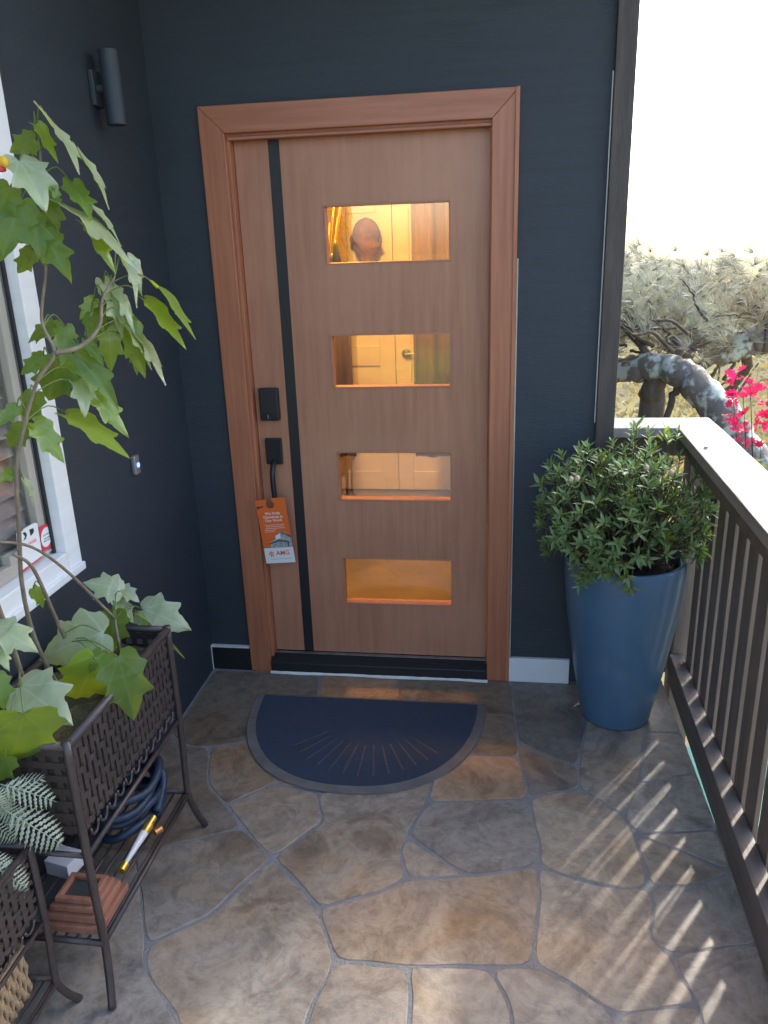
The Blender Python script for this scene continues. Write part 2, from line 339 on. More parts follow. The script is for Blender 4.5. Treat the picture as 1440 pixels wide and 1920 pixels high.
FACES = ['TL t1 m1 a3 a2 a1 a0', 't1 t2 m2 m1', 't2 K0 k1 k2 m4 m2', 'a2 a3 m1 m6 c2 c1 C b2', 'm6 m1 m2 m7 m5 c2', 'm2 m4 k2 k3 k4 i3 m7', 'a0 a1 a2 b2 C D l1 l0', 'C c1 c2 m5 e2 e1 E D',
 'm5 m7 i3 i2 q0 i1 I h2 G2 G1 E e1 e2', 'l1 D E Fa Fb l2', 'E G1 G2 G3 G4 g5 g6 bb1 bb0 n3 n2 n1 Fb Fa', 'G2 h2 I h3 h4 h5 h6 k7 k8 k9 j3 j2 j1 G4 G3', 'i2 i3 k4 k5 h6 h5 h4 q1 q0', 'q0 q1 h4 h3 I i1',
 'K0 k1 r1 r2 p1 p0 k0b', 'k1 k2 k3 k4 s1 r3 r2 r1', 'p0 p1 r2 r3 s2 s3 v1 v2 v3 pv', 'k4 s1 r3 s2 s3 s4 s4b s5 u2 u1 h6 k5', 'pv v3 er1 cr', 'v3 v2 w1 w2 er1', 'v2 v1 s3 s4 x1 x2 w2 w1', 's4 x1 x2 y3 y2', 's4 y2 y3 z1 s5 s4b',
 's5 z1 y3 o3 o2 o1 s7 s6', 'h6 u1 u2 s5 s6 s7 o1 o0 bq b2q b1q k9 k8 k7', 'j3 k9 b1q b2q bb4 bb3 xb xa', 'j1 j2 j3 xa xb bb3 bb2 jd', 'G4 j1 jd bb2 bb1 g6 g5', 'o1 o2 o3 eb bb5 bq o0', 'b2q bq bb5 bb4', 'l0 l1 l2 Fb n1 n2 n3 bb0 lb']
row = ['lb', 'bb0', 'bb1', 'bb2', 'bb3', 'bb4', 'bb5', 'eb']
for r, yy in enumerate((-2.35, -2.95, -3.6)):
    new = []
    for i, n in enumerate(row):
        m = 'r%d_%d' % (r, i); x = PT[n].x + (random.uniform(-.1, .1) if 0 < i < 7 else 0)
        wp(m, x, yy + random.uniform(-.12, .12) * (r < 2)); new.append(m)
    for i in range(7):
        if r == 1 and i % 3 == 1: continue
        FACES.append('%s %s %s %s' % (row[i], row[i + 1], new[i + 1], new[i]))
    if r == 1:
        for i in (1, 4): FACES.append('%s %s %s %s' % (row[i], row[i + 1], new[i + 1], new[i]))
    row = new
fl = MB().box(-.30, EDGE, -3.7, .30, -.16, -.0022)
floor = struct(fl.obj('porch_floor', 'mortar'))
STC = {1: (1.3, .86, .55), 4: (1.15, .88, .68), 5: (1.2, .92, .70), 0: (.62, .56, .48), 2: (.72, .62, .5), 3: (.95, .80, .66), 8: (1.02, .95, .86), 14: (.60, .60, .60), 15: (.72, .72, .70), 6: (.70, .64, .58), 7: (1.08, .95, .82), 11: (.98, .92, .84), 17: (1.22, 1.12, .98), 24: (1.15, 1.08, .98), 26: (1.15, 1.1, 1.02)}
def offset(poly, d):
    n = len(poly); area = sum(poly[i].x * poly[(i + 1) % n].y - poly[(i + 1) % n].x * poly[i].y for i in range(n)); sg = 1 if area > 0 else -1
    out = []
    for i in range(n):
        a, b, c = poly[i - 1], poly[i], poly[(i + 1) % n]
        e1 = (b - a).normalized(); e2 = (c - b).normalized()
        n1 = V((-e1.y, e1.x)) * sg; n2 = V((-e2.y, e2.x)) * sg
        m = n1 + n2; L = max(.35, m.length_squared / 2)
        out.append(b + m / 2 * d / L)
    return out
for fi, fs in enumerate(FACES):
    poly = [PT[n] for n in fs.split()]
    rnd = random.Random(fi * 13 + 5)
    poly = offset(poly, rnd.uniform(.0075, .012))
    # resample with soft corners and ragged edge
    pts = []
    n = len(poly)
    for i in range(n):
        a, b = poly[i], poly[(i + 1) % n]; L = (b - a).length; k = max(2, int(L / .028))
        nn = V((-(b - a).y, (b - a).x)) / max(L, 1e-6)
        ph = rnd.uniform(0, 6)
        for j in range(k):
            t = j / k; pts.append(a.lerp(b, t) + nn * (rnd.uniform(-.0022, .0022) + .004 * math.sin(ph + t * L * 14) * math.sin(t * math.pi)))
    for _ in range(1):
        pts = [pts[i] * .5 + (pts[i - 1] + pts[(i + 1) % len(pts)]) * .25 for i in range(len(pts))]
    if fi == 0: pass
    cx = sum((p.x for p in pts)) / len(pts); cy = sum((p.y for p in pts)) / len(pts); cc = V((cx, cy))
    h = rnd.uniform(-.0005, .0009); m = MB(); k = len(pts)
    inner = offset(pts, .004)
    m.v = [(p.x - cx, p.y - cy, -.02) for p in pts] + [(p.x - cx, p.y - cy, h - .0016) for p in pts] + [(p.x - cx, p.y - cy, h) for p in inner]
    for r in range(2):
        m.f += [(r * k + i, r * k + (i + 1) % k, (r + 1) * k + (i + 1) % k, (r + 1) * k + i) for i in range(k)]
    m.f.append(tuple(2 * k + i for i in range(k)))
    o = m.obj('flagstone', 'stone', floor); o.location = (cx, cy, 0)
    b = rnd.uniform(.85, 1.15); t = rnd.uniform(-.04, .05)
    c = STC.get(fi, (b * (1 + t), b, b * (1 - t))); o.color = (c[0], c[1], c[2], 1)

# ================================================================== HOUSE SHELL
house = thing('house', 'dark navy painted house with rough siding behind the wooden front door', 'house')
WT = 3.05
B(-.30, .088, .02, .17, 0, WT).obj('wall', 'siding', house)
B(1.047, 1.440, .02, .17, 0, WT).obj('wall', 'siding', house)
B(.088, 1.047, .02, .17, 2.182, WT).obj('wall', 'siding', house)
WY0, WY1, WZ0, WZ1 = -2.55, -.985, .935, 2.42      # window opening in the left wall
XL = -.18
B(XL - .12, XL, WY1, .02, -.02, WT).obj('wall', 'siding', house)
B(XL - .12, XL, WY0, WY1, -.02, WZ0).obj('wall', 'siding', house)
B(XL - .12, XL, WY0, WY1, WZ1, WT).obj('wall', 'siding', house)
B(XL - .12, XL, -3.9, WY0, -.02, WT).obj('wall', 'siding', house)
B(1.440, 1.507, -.004, .17, 0, WT).obj('corner_board', 'trim_brown', house, bevel=.003)
B(1.36, 1.500, .17, 2.9, -1.6, WT).obj('wall', 'siding', house)
MB().tube([(1.437, .014, 1.12), (1.437, .014, 2.3)], .0025, 6).obj('wire', 'caulk', house)
B(-.178, -.002, .004, .02, 0, .110).obj('baseboard', 'black_inlay', house, bevel=.002)
B(-.200, -.002, .001, .02, .110, .1165).obj('caulk_strip', 'caulk', house)
B(-.182, -.1765, .001, .02, 0, .110).obj('caulk_strip', 'caulk', house)
B(1.1335, 1.385, .000, .02, 0, .1115).obj('baseboard', 'white_paint', house, bevel=.003)
B(1.1355, 1.1405, .006, .02, .1125, 1.72).obj('caulk_strip', 'beige_caulk', house)
B(-1.2, 1.52, .171, 3.2, WT, WT + .08).obj('soffit', 'soffit', house)
B(-1.2, 1.80, -1.05, .17, WT, WT + .08).obj('soffit', 'soffit', house)  # unseen porch eave, its reach set to darken the wall and floor below
# rooms behind the door and behind the window
def sbox(name, m, *a): return struct(B(*a).obj(name, m))
sbox('room_floor', 'room_floor', -1.0, 1.36, .172, 2.9, -.05, .045)
sbox('room_ceiling', 'room_white', -1.0, 1.36, .172, 2.9, 2.6, 2.68)
sbox('room_back_wall', 'room_tan', -1.0, 1.36, 2.62, 2.72, .045, 2.6)
sbox('room_side_wall', 'room_tan', -1.0, -.92, .172, 2.62, .045, 2.6)
sbox('room_side_wall', 'room_tan', 1.28, 1.36, .172, 2.62, .045, 2.6)
sbox('room_front_wall', 'room_white', -1.0, -.305, .03, .172, .045, 2.6)
sbox('parlour_wall', 'room_tan', -2.6, -2.5, -3.9, 0, 0, 2.7)
sbox('parlour_wall', 'room_tan', -2.5, -.302, -.1, 0, 0, 2.7)
sbox('parlour_wall', 'room_tan', -2.5, -.302, -3.9, -3.8, 0, 2.7)
sbox('parlour_floor', 'room_floor', -2.5, -.302, -3.8, -.1, 0, .05)
sbox('parlour_ceiling', 'room_white', -2.6, -.302, -3.9, 0, 2.7, 2.78)

# ================================================================== DOOR FRAME
df = thing('door_frame', 'reddish stained wood frame and casing around the front door', 'door frame')
def casing(x0, x1, z0, z1, mit, mat, side):
    m = MB()
    if side == 'L': p = [(0, 0), (x1, 0), (x1, z1 - .092), (0, z1)]
    elif side == 'R': p = [(x0, 0), (x1, 0), (x1, z1), (x0, z1 - .092)]
    else: p = [(x0, z1), (x0 + .092, z1 - .092), (x1 - .092, z1 - .092), (x1, z1)]
    return m.prism(p, 'y', 0, .0195).obj('head_casing' if side == 'T' else 'side_casing', mat, df, bevel=.003)
HZ, HW = 2.27, 1.1335
casing(0, .092, 0, HZ, 1, 'wood_casing', 'L'); casing(HW - .092, HW, 0, HZ, 1, 'wood_casing', 'R'); casing(0, HW, 0, HZ, 1, 'wood_casing_head', 'T')
B(HW - .014, HW + .001, -.006, -.0005, 0, HZ).obj('back_band', 'wood_casing', df, bevel=.002)
B(.0885, .103, .021, .15, 0, 2.167).obj('jamb', 'wood_casing', df, bevel=.002)
B(1.037, 1.0465, .021, .15, 0, 2.167).obj('jamb', 'wood_casing', df, bevel=.002)
B(.0885, 1.0465, .021, .15, 2.1675, 2.1815).obj('jamb', 'wood_casing_head', df, bevel=.002)
B(.098, 1.042, .010, .055, 2.156, 2.1665).obj('stop', 'wood_casing_head', df, bevel=.002)
MB().prism([(-.012, .0), (-.012, .052), (.015, .066), (.052, .072), (.15, .072), (.15, 0)], 'x', .095, 1.0405).obj('threshold', 'black_inlay', df, bevel=.002)
B(.1035, 1.0365, .040, .056, .0725, .0765).obj('sill_strip', 'aluminium', df)
cs = [(x, 0) for x in ()]
m = MB(); k = 40; pr = random.Random(3)
for i in range(k):
    x = .092 + (1.046 - .092) * i / (k - 1); d = .006 + .0035 * pr.random() + .003 * math.sin(i * .35)
    m.v += [(x, -.0125, .010 + .002 * pr.random()), (x, -.0125 - d, .0025), (x, -.0125, .0005)]
for i in range(k - 1):
    b = i * 3; m.f += [(b, b + 1, b + 4, b + 3), (b + 1, b + 2, b + 5, b + 4)]
m.obj('caulk_bead', 'caulk', df)

# ================================================================== DOOR
door = thing('front_door', 'wooden front door with four horizontal glass panes and black stripe', 'door')
DX0, DX1, DZ0, DZ1, DY = .105, 1.035, .079, 2.1665, .060
PX0, PX1 = .432, .889
PZ = [(1.724, 1.922), (1.257, 1.455), (.791, .988), (.322, .526)]
SX0, SX1 = .2335, .2755
YB = DY + .045
B(DX0, SX0 - .0005, DY, YB, DZ0, DZ1).obj('stile', 'wood_v', door, bevel=.0012)
B(SX0, SX1, DY + .0012, YB - .002, DZ0, DZ1).obj('inlay_stripe', 'black_inlay', door)
# leaf panel with four openings, one mesh
m = MB()
m.box(SX1 + .0005, PX0, DY, YB, DZ0, DZ1); m.box(PX1, DX1, DY, YB, DZ0, DZ1)
zz = [DZ0] + [z for p in reversed(PZ) for z in p] + [DZ1]
for i in range(0, 10, 2): m.box(PX0, PX1, DY, YB, zz[i], zz[i + 1])
m.obj('panel', 'wood_v', door)
for (z0, z1) in PZ:
    p = B(PX0 - .004, PX1 + .004, DY + .022, DY + .026, z0 - .004, z1 + .004).obj('pane', 'glass_clear', door)
    fr = MB()                                                # thin square bead around the opening
    for a in ((PX0 - .006, PX1 + .006, z1, z1 + .006), (PX0 - .006, PX1 + .006, z0 - .006, z0), (PX0 - .006, PX0, z0, z1), (PX1, PX1 + .006, z0, z1)):
        fr.box(a[0], a[1], DY - .0025, DY - .0002, a[2], a[3])
    fr.obj('glazing_bead', 'wood_h', door, bevel=.0008)
kp = B(.127, .207, DY - .030, DY - .0003, 1.127, 1.258).obj('keypad_lock', 'black_metal', door, bevel=.006)
B(.160, .163, DY - .0312, DY - .0302, 1.136, 1.152).obj('key_slot', 'aluminium', kp)
B(.134, .200, DY - .0315, DY - .0302, 1.162, 1.250).obj('keypad_face', 'black_inlay', kp, bevel=.0006)
hp = B(.134, .203, DY - .018, DY - .0003, .943, 1.052).obj('handle_plate', 'black_metal', door, bevel=.004)
hpath = catmull([(.168, DY - .012, .957), (.167, DY - .034, .945), (.167, DY - .052, .915), (.168, DY - .058, .87), (.170, DY - .058, .82), (.171, DY - .056, .79), (.172, DY - .048, .778)], 6)
mh = MB().tube(hpath, [.011] * (len(hpath) - 8) + [.011, .0112, .0118, .0128, .0135, .0138, .0125, .009], 12); mh.obj('handle', 'black_metal', door, smooth=True)
MB().tube([(.172, DY - .046, .790), (.172, DY - .001, .790)], .006, 8).obj('handle_stud', 'black_metal', door)

# door hanger card on the handle
tg = thing('door_hanger', 'orange and white paper door hanger on the black door handle', 'door hanger')
tw, th = .127, .290
def card(name, pts, mat, y0, y1, bev=0): return MB().prism(pts, 'y', y0, y1).obj(name, mat, tg, bevel=bev)
hc, hr = (-.004, .262), .0165
arc = [(hc[0] + hr * math.cos(a), hc[1] + hr * math.sin(a)) for a in [math.radians(200 + 320 * i / 22) for i in range(23)]]
# outline with a slit running from the hole to the left edge, a flap above it
out = [(-tw / 2, .070), (tw / 2, .070), (tw / 2, th), (.004, th), (.006, .281)] + [(hc[0] + hr * math.cos(math.radians(a)), hc[1] + hr * math.sin(math.radians(a))) for a in range(50, -180, -15)] + [(-.040, .253), (-tw / 2, .243)]
card('card', out, 'tag_orange', -.0005, .0005)
card('flap', [(-tw / 2 - .002, .258), (-.020, .259), (-.018, .272), (-.014, .282), (-.013, .287), (-tw / 2 - .002, .285)], 'tag_orange', -.004, -.003)
card('card_foot', [(-tw / 2, 0), (tw / 2, 0), (tw / 2, .0695), (-tw / 2, .0695)], 'tag_white', -.0005, .0005)
def letters(body, size, mat, x, z, parent, y=-.0009, bold=True):
    o = put('lettering', text_mesh(body, size, mat, bold), parent); o.rotation_euler = (math.pi / 2, 0, 0); o.location = (x, y, z); return o
letters('We Pride\nOurselves In\nOur Work', .0165, 'tag_print', 0, .208, tg)
for i, (L_, z) in enumerate(((.086, .172), (.078, .1645), (.084, .157), (.05, .1495), (.044, .142))):
    B(-.046 if i > 2 else -L_ / 2, (-.046 + L_) if i > 2 else L_ / 2, -.0009, -.0006, z, z + .0017).obj('small_print', 'tag_print', tg)
letters('AMG', .027, 'tag_orange', .016, .045, tg)
B(-.04, .05, -.0009, -.0006, .018, .0195).obj('small_print', 'print_grey', tg)
card('logo', [(-.047, .040), (-.037, .056), (-.024, .048), (-.024, .043), (-.036, .049), (-.043, .038)], 'tag_orange', -.0009, -.0006)
card('logo', [(-.038, .030), (-.038, .042), (-.033, .045), (-.026, .040), (-.026, .030), (-.030, .030), (-.030, .038), (-.034, .038), (-.034, .030)], 'tag_orange', -.0009, -.0006)
ph_ = card('house_picture', [(-.030, .0705), (tw / 2 - .001, .0705), (tw / 2 - .001, .118), (.038, .137), (.022, .140), (-.006, .124), (-.006, .108), (-.032, .098)], 'print_grey', -.0009, -.0006)
def pc(pts, mat, y): return MB().prism(pts, 'y', y - .0002, y).obj('picture_shade', mat, ph_)
pc([(-.034, .092), (.01, .106), (.05, .098), (.05, .092), (.01, .098), (-.034, .086)], 'print_dark', -.0010)
pc([(.022, .140), (.062, .122), (.062, .112), (.04, .126), (.022, .134)], 'print_dark', -.0010)
pc([(.044, .074), (.050, .074), (.050, .094), (.044, .094)], 'print_dark', -.0011)
pc([(-.004, .124), (.018, .134), (.018, .112), (-.004, .108)], 'tag_white', -.0011)
tg.location = (.172 + .004, DY - .064, .526); tg.rotation_euler = (math.radians(2), math.radians(-4.5), 0)

# ================================================================== DOOR MAT
mat_ = thing('door_mat', 'half-round navy blue doormat with grey rubber edge on the flagstones', 'doormat')
def matline(a, b, e, k=64):
    return [(.565 + a * (1 if math.cos(t) > 0 else -1) * abs(math.cos(t)) ** (2 / e), -.196 - b * abs(math.sin(t)) ** (2 / e)) for t in [math.pi * i / k for i in range(k + 1)]]
o1 = matline(.478, .592, 2.35); o2_ = [(x, y) for x, y in matline(.444, .556, 2.3)]
m = MB(); k = len(o1)
inn = [(x, min(y, -.206)) for x, y in o2_]
m.v = [(x, y, .0025) for x, y in o1] + [(x, y, .0075) for x, y in [(a * .995 + .565 * .005, b) for a, b in o1]] + [(x, y, .0085) for x, y in inn] + [(x, y, .003) for x, y in inn]
for r in range(3): m.f += [(r * k + i, r * k + (i + 1) % k, (r + 1) * k + (i + 1) % k, (r + 1) * k + i) for i in range(k)]
m.obj('rubber_edge', 'mat_rubber', mat_, smooth=False)
MB().prism([(x, y) for x, y in [(p[0] * .999 + .565 * .001, p[1]) for p in inn]], 'z', .003, .0105).obj('carpet', 'mat_carpet', mat_, bevel=.002)
for i in range(13):
    a = math.radians(-48 + 8 * i); c0 = V((.60, -.30)); d = V((math.sin(a), -math.cos(a)))
    r0, r1 = .22, .405 - .02 * abs(i - 6) / 3; p0 = c0 + d * r0; p1 = c0 + d * r1
    s_ = V((d.y, -d.x)) * .0035
    MB().prism([tuple(p0 - s_), tuple(p0 + s_), tuple(p1 + s_ * 1.3), tuple(p1 - s_ * 1.3)], 'z', .0095, .0118).obj('ridge', 'mat_ray', mat_, bevel=.0008)

# ================================================================== RAILING
def rx(y, x0, sl=.028): return x0 + sl * y
rail = thing('porch_railing', 'dark brown board railing with broad sunlit cap along the right side', 'railing')
Y0, Y1 = -3.7, .012
def skew(name, mat, xa, xb, y0, y1, z0, z1, par, bev=.003, sl=.028):
    return MB().hexa([(rx(y, x, sl), y, z) for z in (z0, z1) for y in (y0, y1) for x in (xa, xb)]).obj(name, mat, par, bevel=bev)
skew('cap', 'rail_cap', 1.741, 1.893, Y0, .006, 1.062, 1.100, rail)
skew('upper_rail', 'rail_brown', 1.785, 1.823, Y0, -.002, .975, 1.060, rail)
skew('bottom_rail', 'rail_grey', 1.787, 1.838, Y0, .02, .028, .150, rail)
y = -.035; i = 0
while y > Y0:
    wd = .090 + random.uniform(-.002, .002)
    skew('board', 'rail_brown', 1.8395 if i % 2 else 1.8400, 1.8545, y - wd, y, -.06, 1.055, rail, .002); y -= .128; i += 1
skew('post', 'rail_brown', 1.775, 1.845, -3.68, -3.58, -1.6, 1.06, rail, .004)
rail2 = thing('porch_railing', 'short end railing with sunlit cap between house corner and side railing', 'railing')
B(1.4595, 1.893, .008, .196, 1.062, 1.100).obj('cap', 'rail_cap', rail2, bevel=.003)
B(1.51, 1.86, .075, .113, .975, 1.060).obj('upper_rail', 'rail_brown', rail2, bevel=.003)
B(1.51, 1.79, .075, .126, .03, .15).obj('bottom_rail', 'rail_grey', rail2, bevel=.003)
x = 1.512
while x < 1.76:
    B(x, x + .090, .1275, .142, -.06, 1.055).obj('board', 'rail_brown', rail2, bevel=.002); x += .126
B(1.80, 1.888, .03, .128, -1.55, 1.06).obj('post', 'rail_brown', rail2, bevel=.004)
dl = MB(); dl.v = [(0, 0, .001), (.016, .006, .007), (.034, 0, .003), (.016, -.008, .004), (.016, 0, .001)]; dl.f = [(0, 4, 1), (1, 4, 2), (2, 4, 3), (3, 4, 0)]
p = px(1135, 777, z=1.1); o = dl.obj('dry_leaf', 'orange_leaf'); o.location = (p.x, p.y, 1.1); tag(o, 'tiny orange dry leaf on the railing cap at the house corner', 'leaf')
p = px(1318, 843, z=1.1); o = dl.obj('dry_leaf', 'shrub_stem'); o.location = (p.x, p.y, 1.1); o.rotation_euler = (0, 0, .8); tag(o, 'small dark dry leaf lying on the sunlit side railing cap', 'leaf')

# ================================================================== BLUE POT AND SHRUB
PC = V((1.545, -.205, 0))
pot = thing('flower_pot', 'tall glossy blue ceramic pot standing by the railing', 'pot'); pot.location = PC
prof = [(.118, 0), (.128, .004), (.132, .015), (.147, .10), (.168, .22), (.190, .36), (.206, .48), (.214, .57), (.217, .63), (.217, .668), (.214, .675), (.206, .677), (.199, .672), (.197, .655), (.194, .60)]
MB().lathe(prof, 72).obj('pot_body', 'pot_glaze', pot, smooth=True)
m = MB(); m.lathe([(.05, .60), (.193, .618)], 40); m.f = m.f[:-1]; s_ = MB(); k = 28
for j in range(7):
    for i in range(k):
        r = .193 * j / 6; a = 2 * math.pi * i / k; s_.v.append((r * math.cos(a), r * math.sin(a), .628 + .012 * random.random() + .02 * (1 - j / 6)))
for j in range(6):
    for i in range(k): s_.f.append((j * k + i, j * k + (i + 1) % k, (j + 1) * k + (i + 1) % k, (j + 1) * k + i))
so = s_.obj('potting_soil', 'soil', smooth=True); so.location = PC; so['kind'] = 'stuff'
so['label'] = 'dark brown soil filling the blue pot'; so['category'] = 'soil'

shrub = thing('potted_shrub', 'dense small-leaved green shrub growing in the blue pot', 'shrub'); shrub.location = PC
def small_leaf(name, mat, w=.30, fold=.18, curl=-.12):
    m = MB(); ys = [0, .18, .45, .75, 1]; ws = [.05, .75, 1, .62, 0]
    for yy, ww in zip(ys, ws):
        zc = curl * yy * yy
        for sx in (-1, 0, 1): m.v.append((sx * ww * w / 2, yy, zc + abs(sx) * fold * ww * w))
    for i in range(4):
        for j in range(2): m.f.append((i * 3 + j, i * 3 + j + 1, (i + 1) * 3 + j + 1, (i + 1) * 3 + j))
    return m.mesh(name, mat, True)
SL = [small_leaf('leaf', 'shrub_leaf', .30, .2, -.10), small_leaf('leaf', 'shrub_leaf', .26, .3, -.22), small_leaf('leaf', 'shrub_leaf_young', .30, .22, .06), small_leaf('leaf', 'shrub_leaf', .32, .15, .05)]
rs = random.Random(21); leaves = []; stems = MB()
def frame(pos, d, nrm, L):
    d = d.normalized(); z = nrm - d * nrm.dot(d)
    if z.length < 1e-4: z = V((1, 0, .1)) - d * d.x
    z.normalize(); x = d.cross(z)
    mx = Matrix(((x.x, d.x, z.x, pos.x), (x.y, d.y, z.y, pos.y), (x.z, d.z, z.z, pos.z), (0, 0, 0, 1)))
    return mx @ Matrix.Scale(L, 4)
def sprig(root, tip, nleaf, young=False):
    root = V(root); tip = V(tip); mid = root.lerp(tip, .5) + V((rs.uniform(-.03, .03), rs.uniform(-.03, .03), .03))
    path = catmull([root, mid, tip], 4); stems.tube(path, [.0032 - .0022 * i / len(path) for i in range(len(path))], 5)
    d = (path[-1] - path[-2]).normalized(); a = d.orthogonal().normalized(); b = d.cross(a); ph = rs.uniform(0, 6)
    for i in range(nleaf):
        g_ = ph + i * 2.4; t = i / nleaf; open_ = .9 - .5 * t
        dd = (d * (1 - open_ * .8) + (a * math.cos(g_) + b * math.sin(g_)) * open_ + V((0, 0, .12))).normalized()
        pos = path[-1].lerp(path[-2], (1 - t) * 1.2)
        L = rs.uniform(.030, .052) * (1.0 if i < nleaf * .7 else .75)
        leaves.append((frame(pos, dd, d + V((0, 0, .5)), L), 2 if (young or rs.random() < .08) else rs.choice((0, 0, 1, 3))))
cz = .86
for i in range(430):
    # points over an uneven dome, fuller towards the upper left
    a = rs.uniform(0, 2 * math.pi); u = rs.uniform(-.55, 1); r = math.sqrt(max(0, 1 - u * u)); rr = rs.uniform(.62, 1.10) if i % 3 else rs.uniform(.3, .7)
    bx = .330 + .03 * math.sin(3 * a + 1); p = V((bx * r * math.cos(a) * rr, .245 * r * math.sin(a) * rr, cz - .03 + (.275 + .03 * math.sin(2 * a)) * u * rr + rs.uniform(-.02, .03)))
    p.x = min(p.x + .0, .272 - .03 * rs.random()) if p.z < .95 else min(p.x, .30)
    if p.y > .15: p.y = .15 - rs.random() * .03
    if p.z < .70 and math.hypot(p.x, p.y) < .22: p.z = .70 + rs.random() * .06
    root = V((p.x * .35, p.y * .35, .64))
    sprig(root, p, rs.choice((6, 7, 8, 9)), rs.random() < .06)
for (u, v, yy) in ((1160, 1085, -.46), (1180, 1105, -.47), (1100, 1085, -.44), (1075, 1065, -.42), (1085, 1100, -.45), (1215, 1050, -.42), (1150, 1060, -.46), (1115, 1050, -.45), (1300, 1025, -.30), (1310, 1040, -.28), (1040, 1010, -.38), (1020, 1015, -.36), (1012, 985, -.34), (1008, 905, -.32), (1030, 880, -.30), (1015, 940, -.30), (1050, 850, -.25), (1085, 835, -.2), (1195, 792, -.15), (1185, 800, -.12), (1215, 805, -.1), (1255, 815, -.1), (1060, 1000, -.42), (1090, 1020, -.44), (1130, 1030, -.46), (1050, 965, -.40), (1035, 940, -.38), (1070, 1035, -.42), (1110, 1000, -.45), (1160, 1020, -.47), (1200, 1000, -.46), (1240, 990, -.44), (1280, 985, -.36), (1320, 950, -.30), (1325, 915, -.28), (1030, 960, -.30), (1055, 925, -.40), (1085, 960, -.44), (1130, 980, -.47), (1180, 970, -.47), (1235, 950, -.45), (1290, 940, -.38), (1095, 1065, -.43), (1130, 1075, -.45), (1140, 1060, -.47), (1170, 1060, -.475), (1195, 1045, -.46), (1105, 1075, -.45), (1080, 1045, -.43), (1120, 1060, -.46), (1150, 1040, -.47), (1060, 1020, -.40), (1045, 985, -.38), (1175, 1085, -.475), (1145, 1075, -.47), (1090, 1085, -.44)):
    p = px(u, v, y=yy) - PC; sprig((p.x * .6, p.y * .6, .70), p, 8)
camL = CAM - PC
order = sorted(range(len(leaves)), key=lambda i: (leaves[i][0].translation - camL).length)
near = set(order[:300]); rest = {}
for i, (mx, k) in enumerate(leaves):
    if i in near:
        o = put('leaf', SL[k], shrub); o.matrix_local = mx
    else:
        rest.setdefault(k, []).append(mx)
stems.obj('stems', 'shrub_stem', shrub)
mesh_mats = ['shrub_leaf', 'shrub_leaf_young']; fm = MB(); midx = []
for k, ms in rest.items():
    vv = [v.co.copy() for v in SL[k].vertices]; ff = [tuple(q.vertices) for q in SL[k].polygons]
    for mx in ms:
        b = len(fm.v); fm.v += [tuple(mx @ c) for c in vv]; fm.f += [tuple(b + t for t in q) for q in ff]; midx += [1 if k == 2 else 0] * len(ff)
me = bpy.data.meshes.new('foliage'); me.from_pydata(fm.v, [], fm.f)
for q in mesh_mats: me.materials.append(MATS[q])
for q, i in zip(me.polygons, midx): q.material_index = i; q.use_smooth = True
o = put('foliage', me, shrub); o['kind'] = 'stuff'
bd = MB().lathe([(.001, 0), (.006, .003), (.009, .010), (.007, .018), (.001, .022)], 10).mesh('bud', 'reed', True)
for (u, v, yy) in ((1211, 883, -.46), (1258, 893, -.44), (1070, 905, -.47), (1082, 903, -.47)):
    p = px(u, v, y=yy) - PC; o = put('bud', bd, shrub); o.location = p

# ================================================================== WINDOW AND BLIND (left wall)
win = thing('window', 'white framed window in the navy left wall', 'window')
FT = XL + .022
FWD = .072
B(XL - .10, FT, WY1 - .03, -.942, .892, WZ1 + .08).obj('frame_side', 'white_vinyl', win, bevel=.003)
B(XL - .10, FT, WY0, WY1 - .031, .892, .965).obj('frame_sill', 'white_vinyl', win, bevel=.003)
B(XL + .0005, FT + .012, WY0, -.945, .888, .912).obj('sill_lip', 'white_vinyl', win, bevel=.003)
B(XL - .10, FT, WY0, WY1 - .031, WZ1, WZ1 + .08).obj('frame_head', 'white_vinyl', win, bevel=.003)
B(XL - .10, FT, WY0 - .06, WY0 - .001, .892, WZ1 + .08).obj('frame_side', 'white_vinyl', win, bevel=.003)
B(XL - .018, XL - .010, -1.026, -1.0155, .966, WZ1 - .001).obj('gasket', 'black_inlay', win)
B(XL - .05, XL - .020, -1.062, -1.028, .966, WZ1 - .001).obj('sash', 'sash_tan', win, bevel=.003)
B(XL - .06, XL - .020, WY0 + .001, -1.063, .966, 1.005).obj('sash', 'sash_tan', win, bevel=.003)
B(XL - .045, XL - .041, WY0 + .002, -1.064, 1.006, WZ1 - .002).obj('pane', 'glass_window', win)
bl = thing('window_blind', 'pale slatted blind hanging behind the left window glass', 'blind')
z = 1.03; sm = MB().hexa([(x, yy, -(x + .02) * .9 + dz) for dz in (0, .004) for yy in (-1.45 / 2, 1.52 / 2) for x in (-.045, .005)]).mesh('slat', 'blind')
while z < 2.40:
    o = put('slat', sm, bl); o.location = (XL - .060, -1.782, z); z += .052
B(XL - .10, XL - .062, WY0 + .01, -1.03, 2.395, 2.418).obj('head_rail', 'blind', bl)
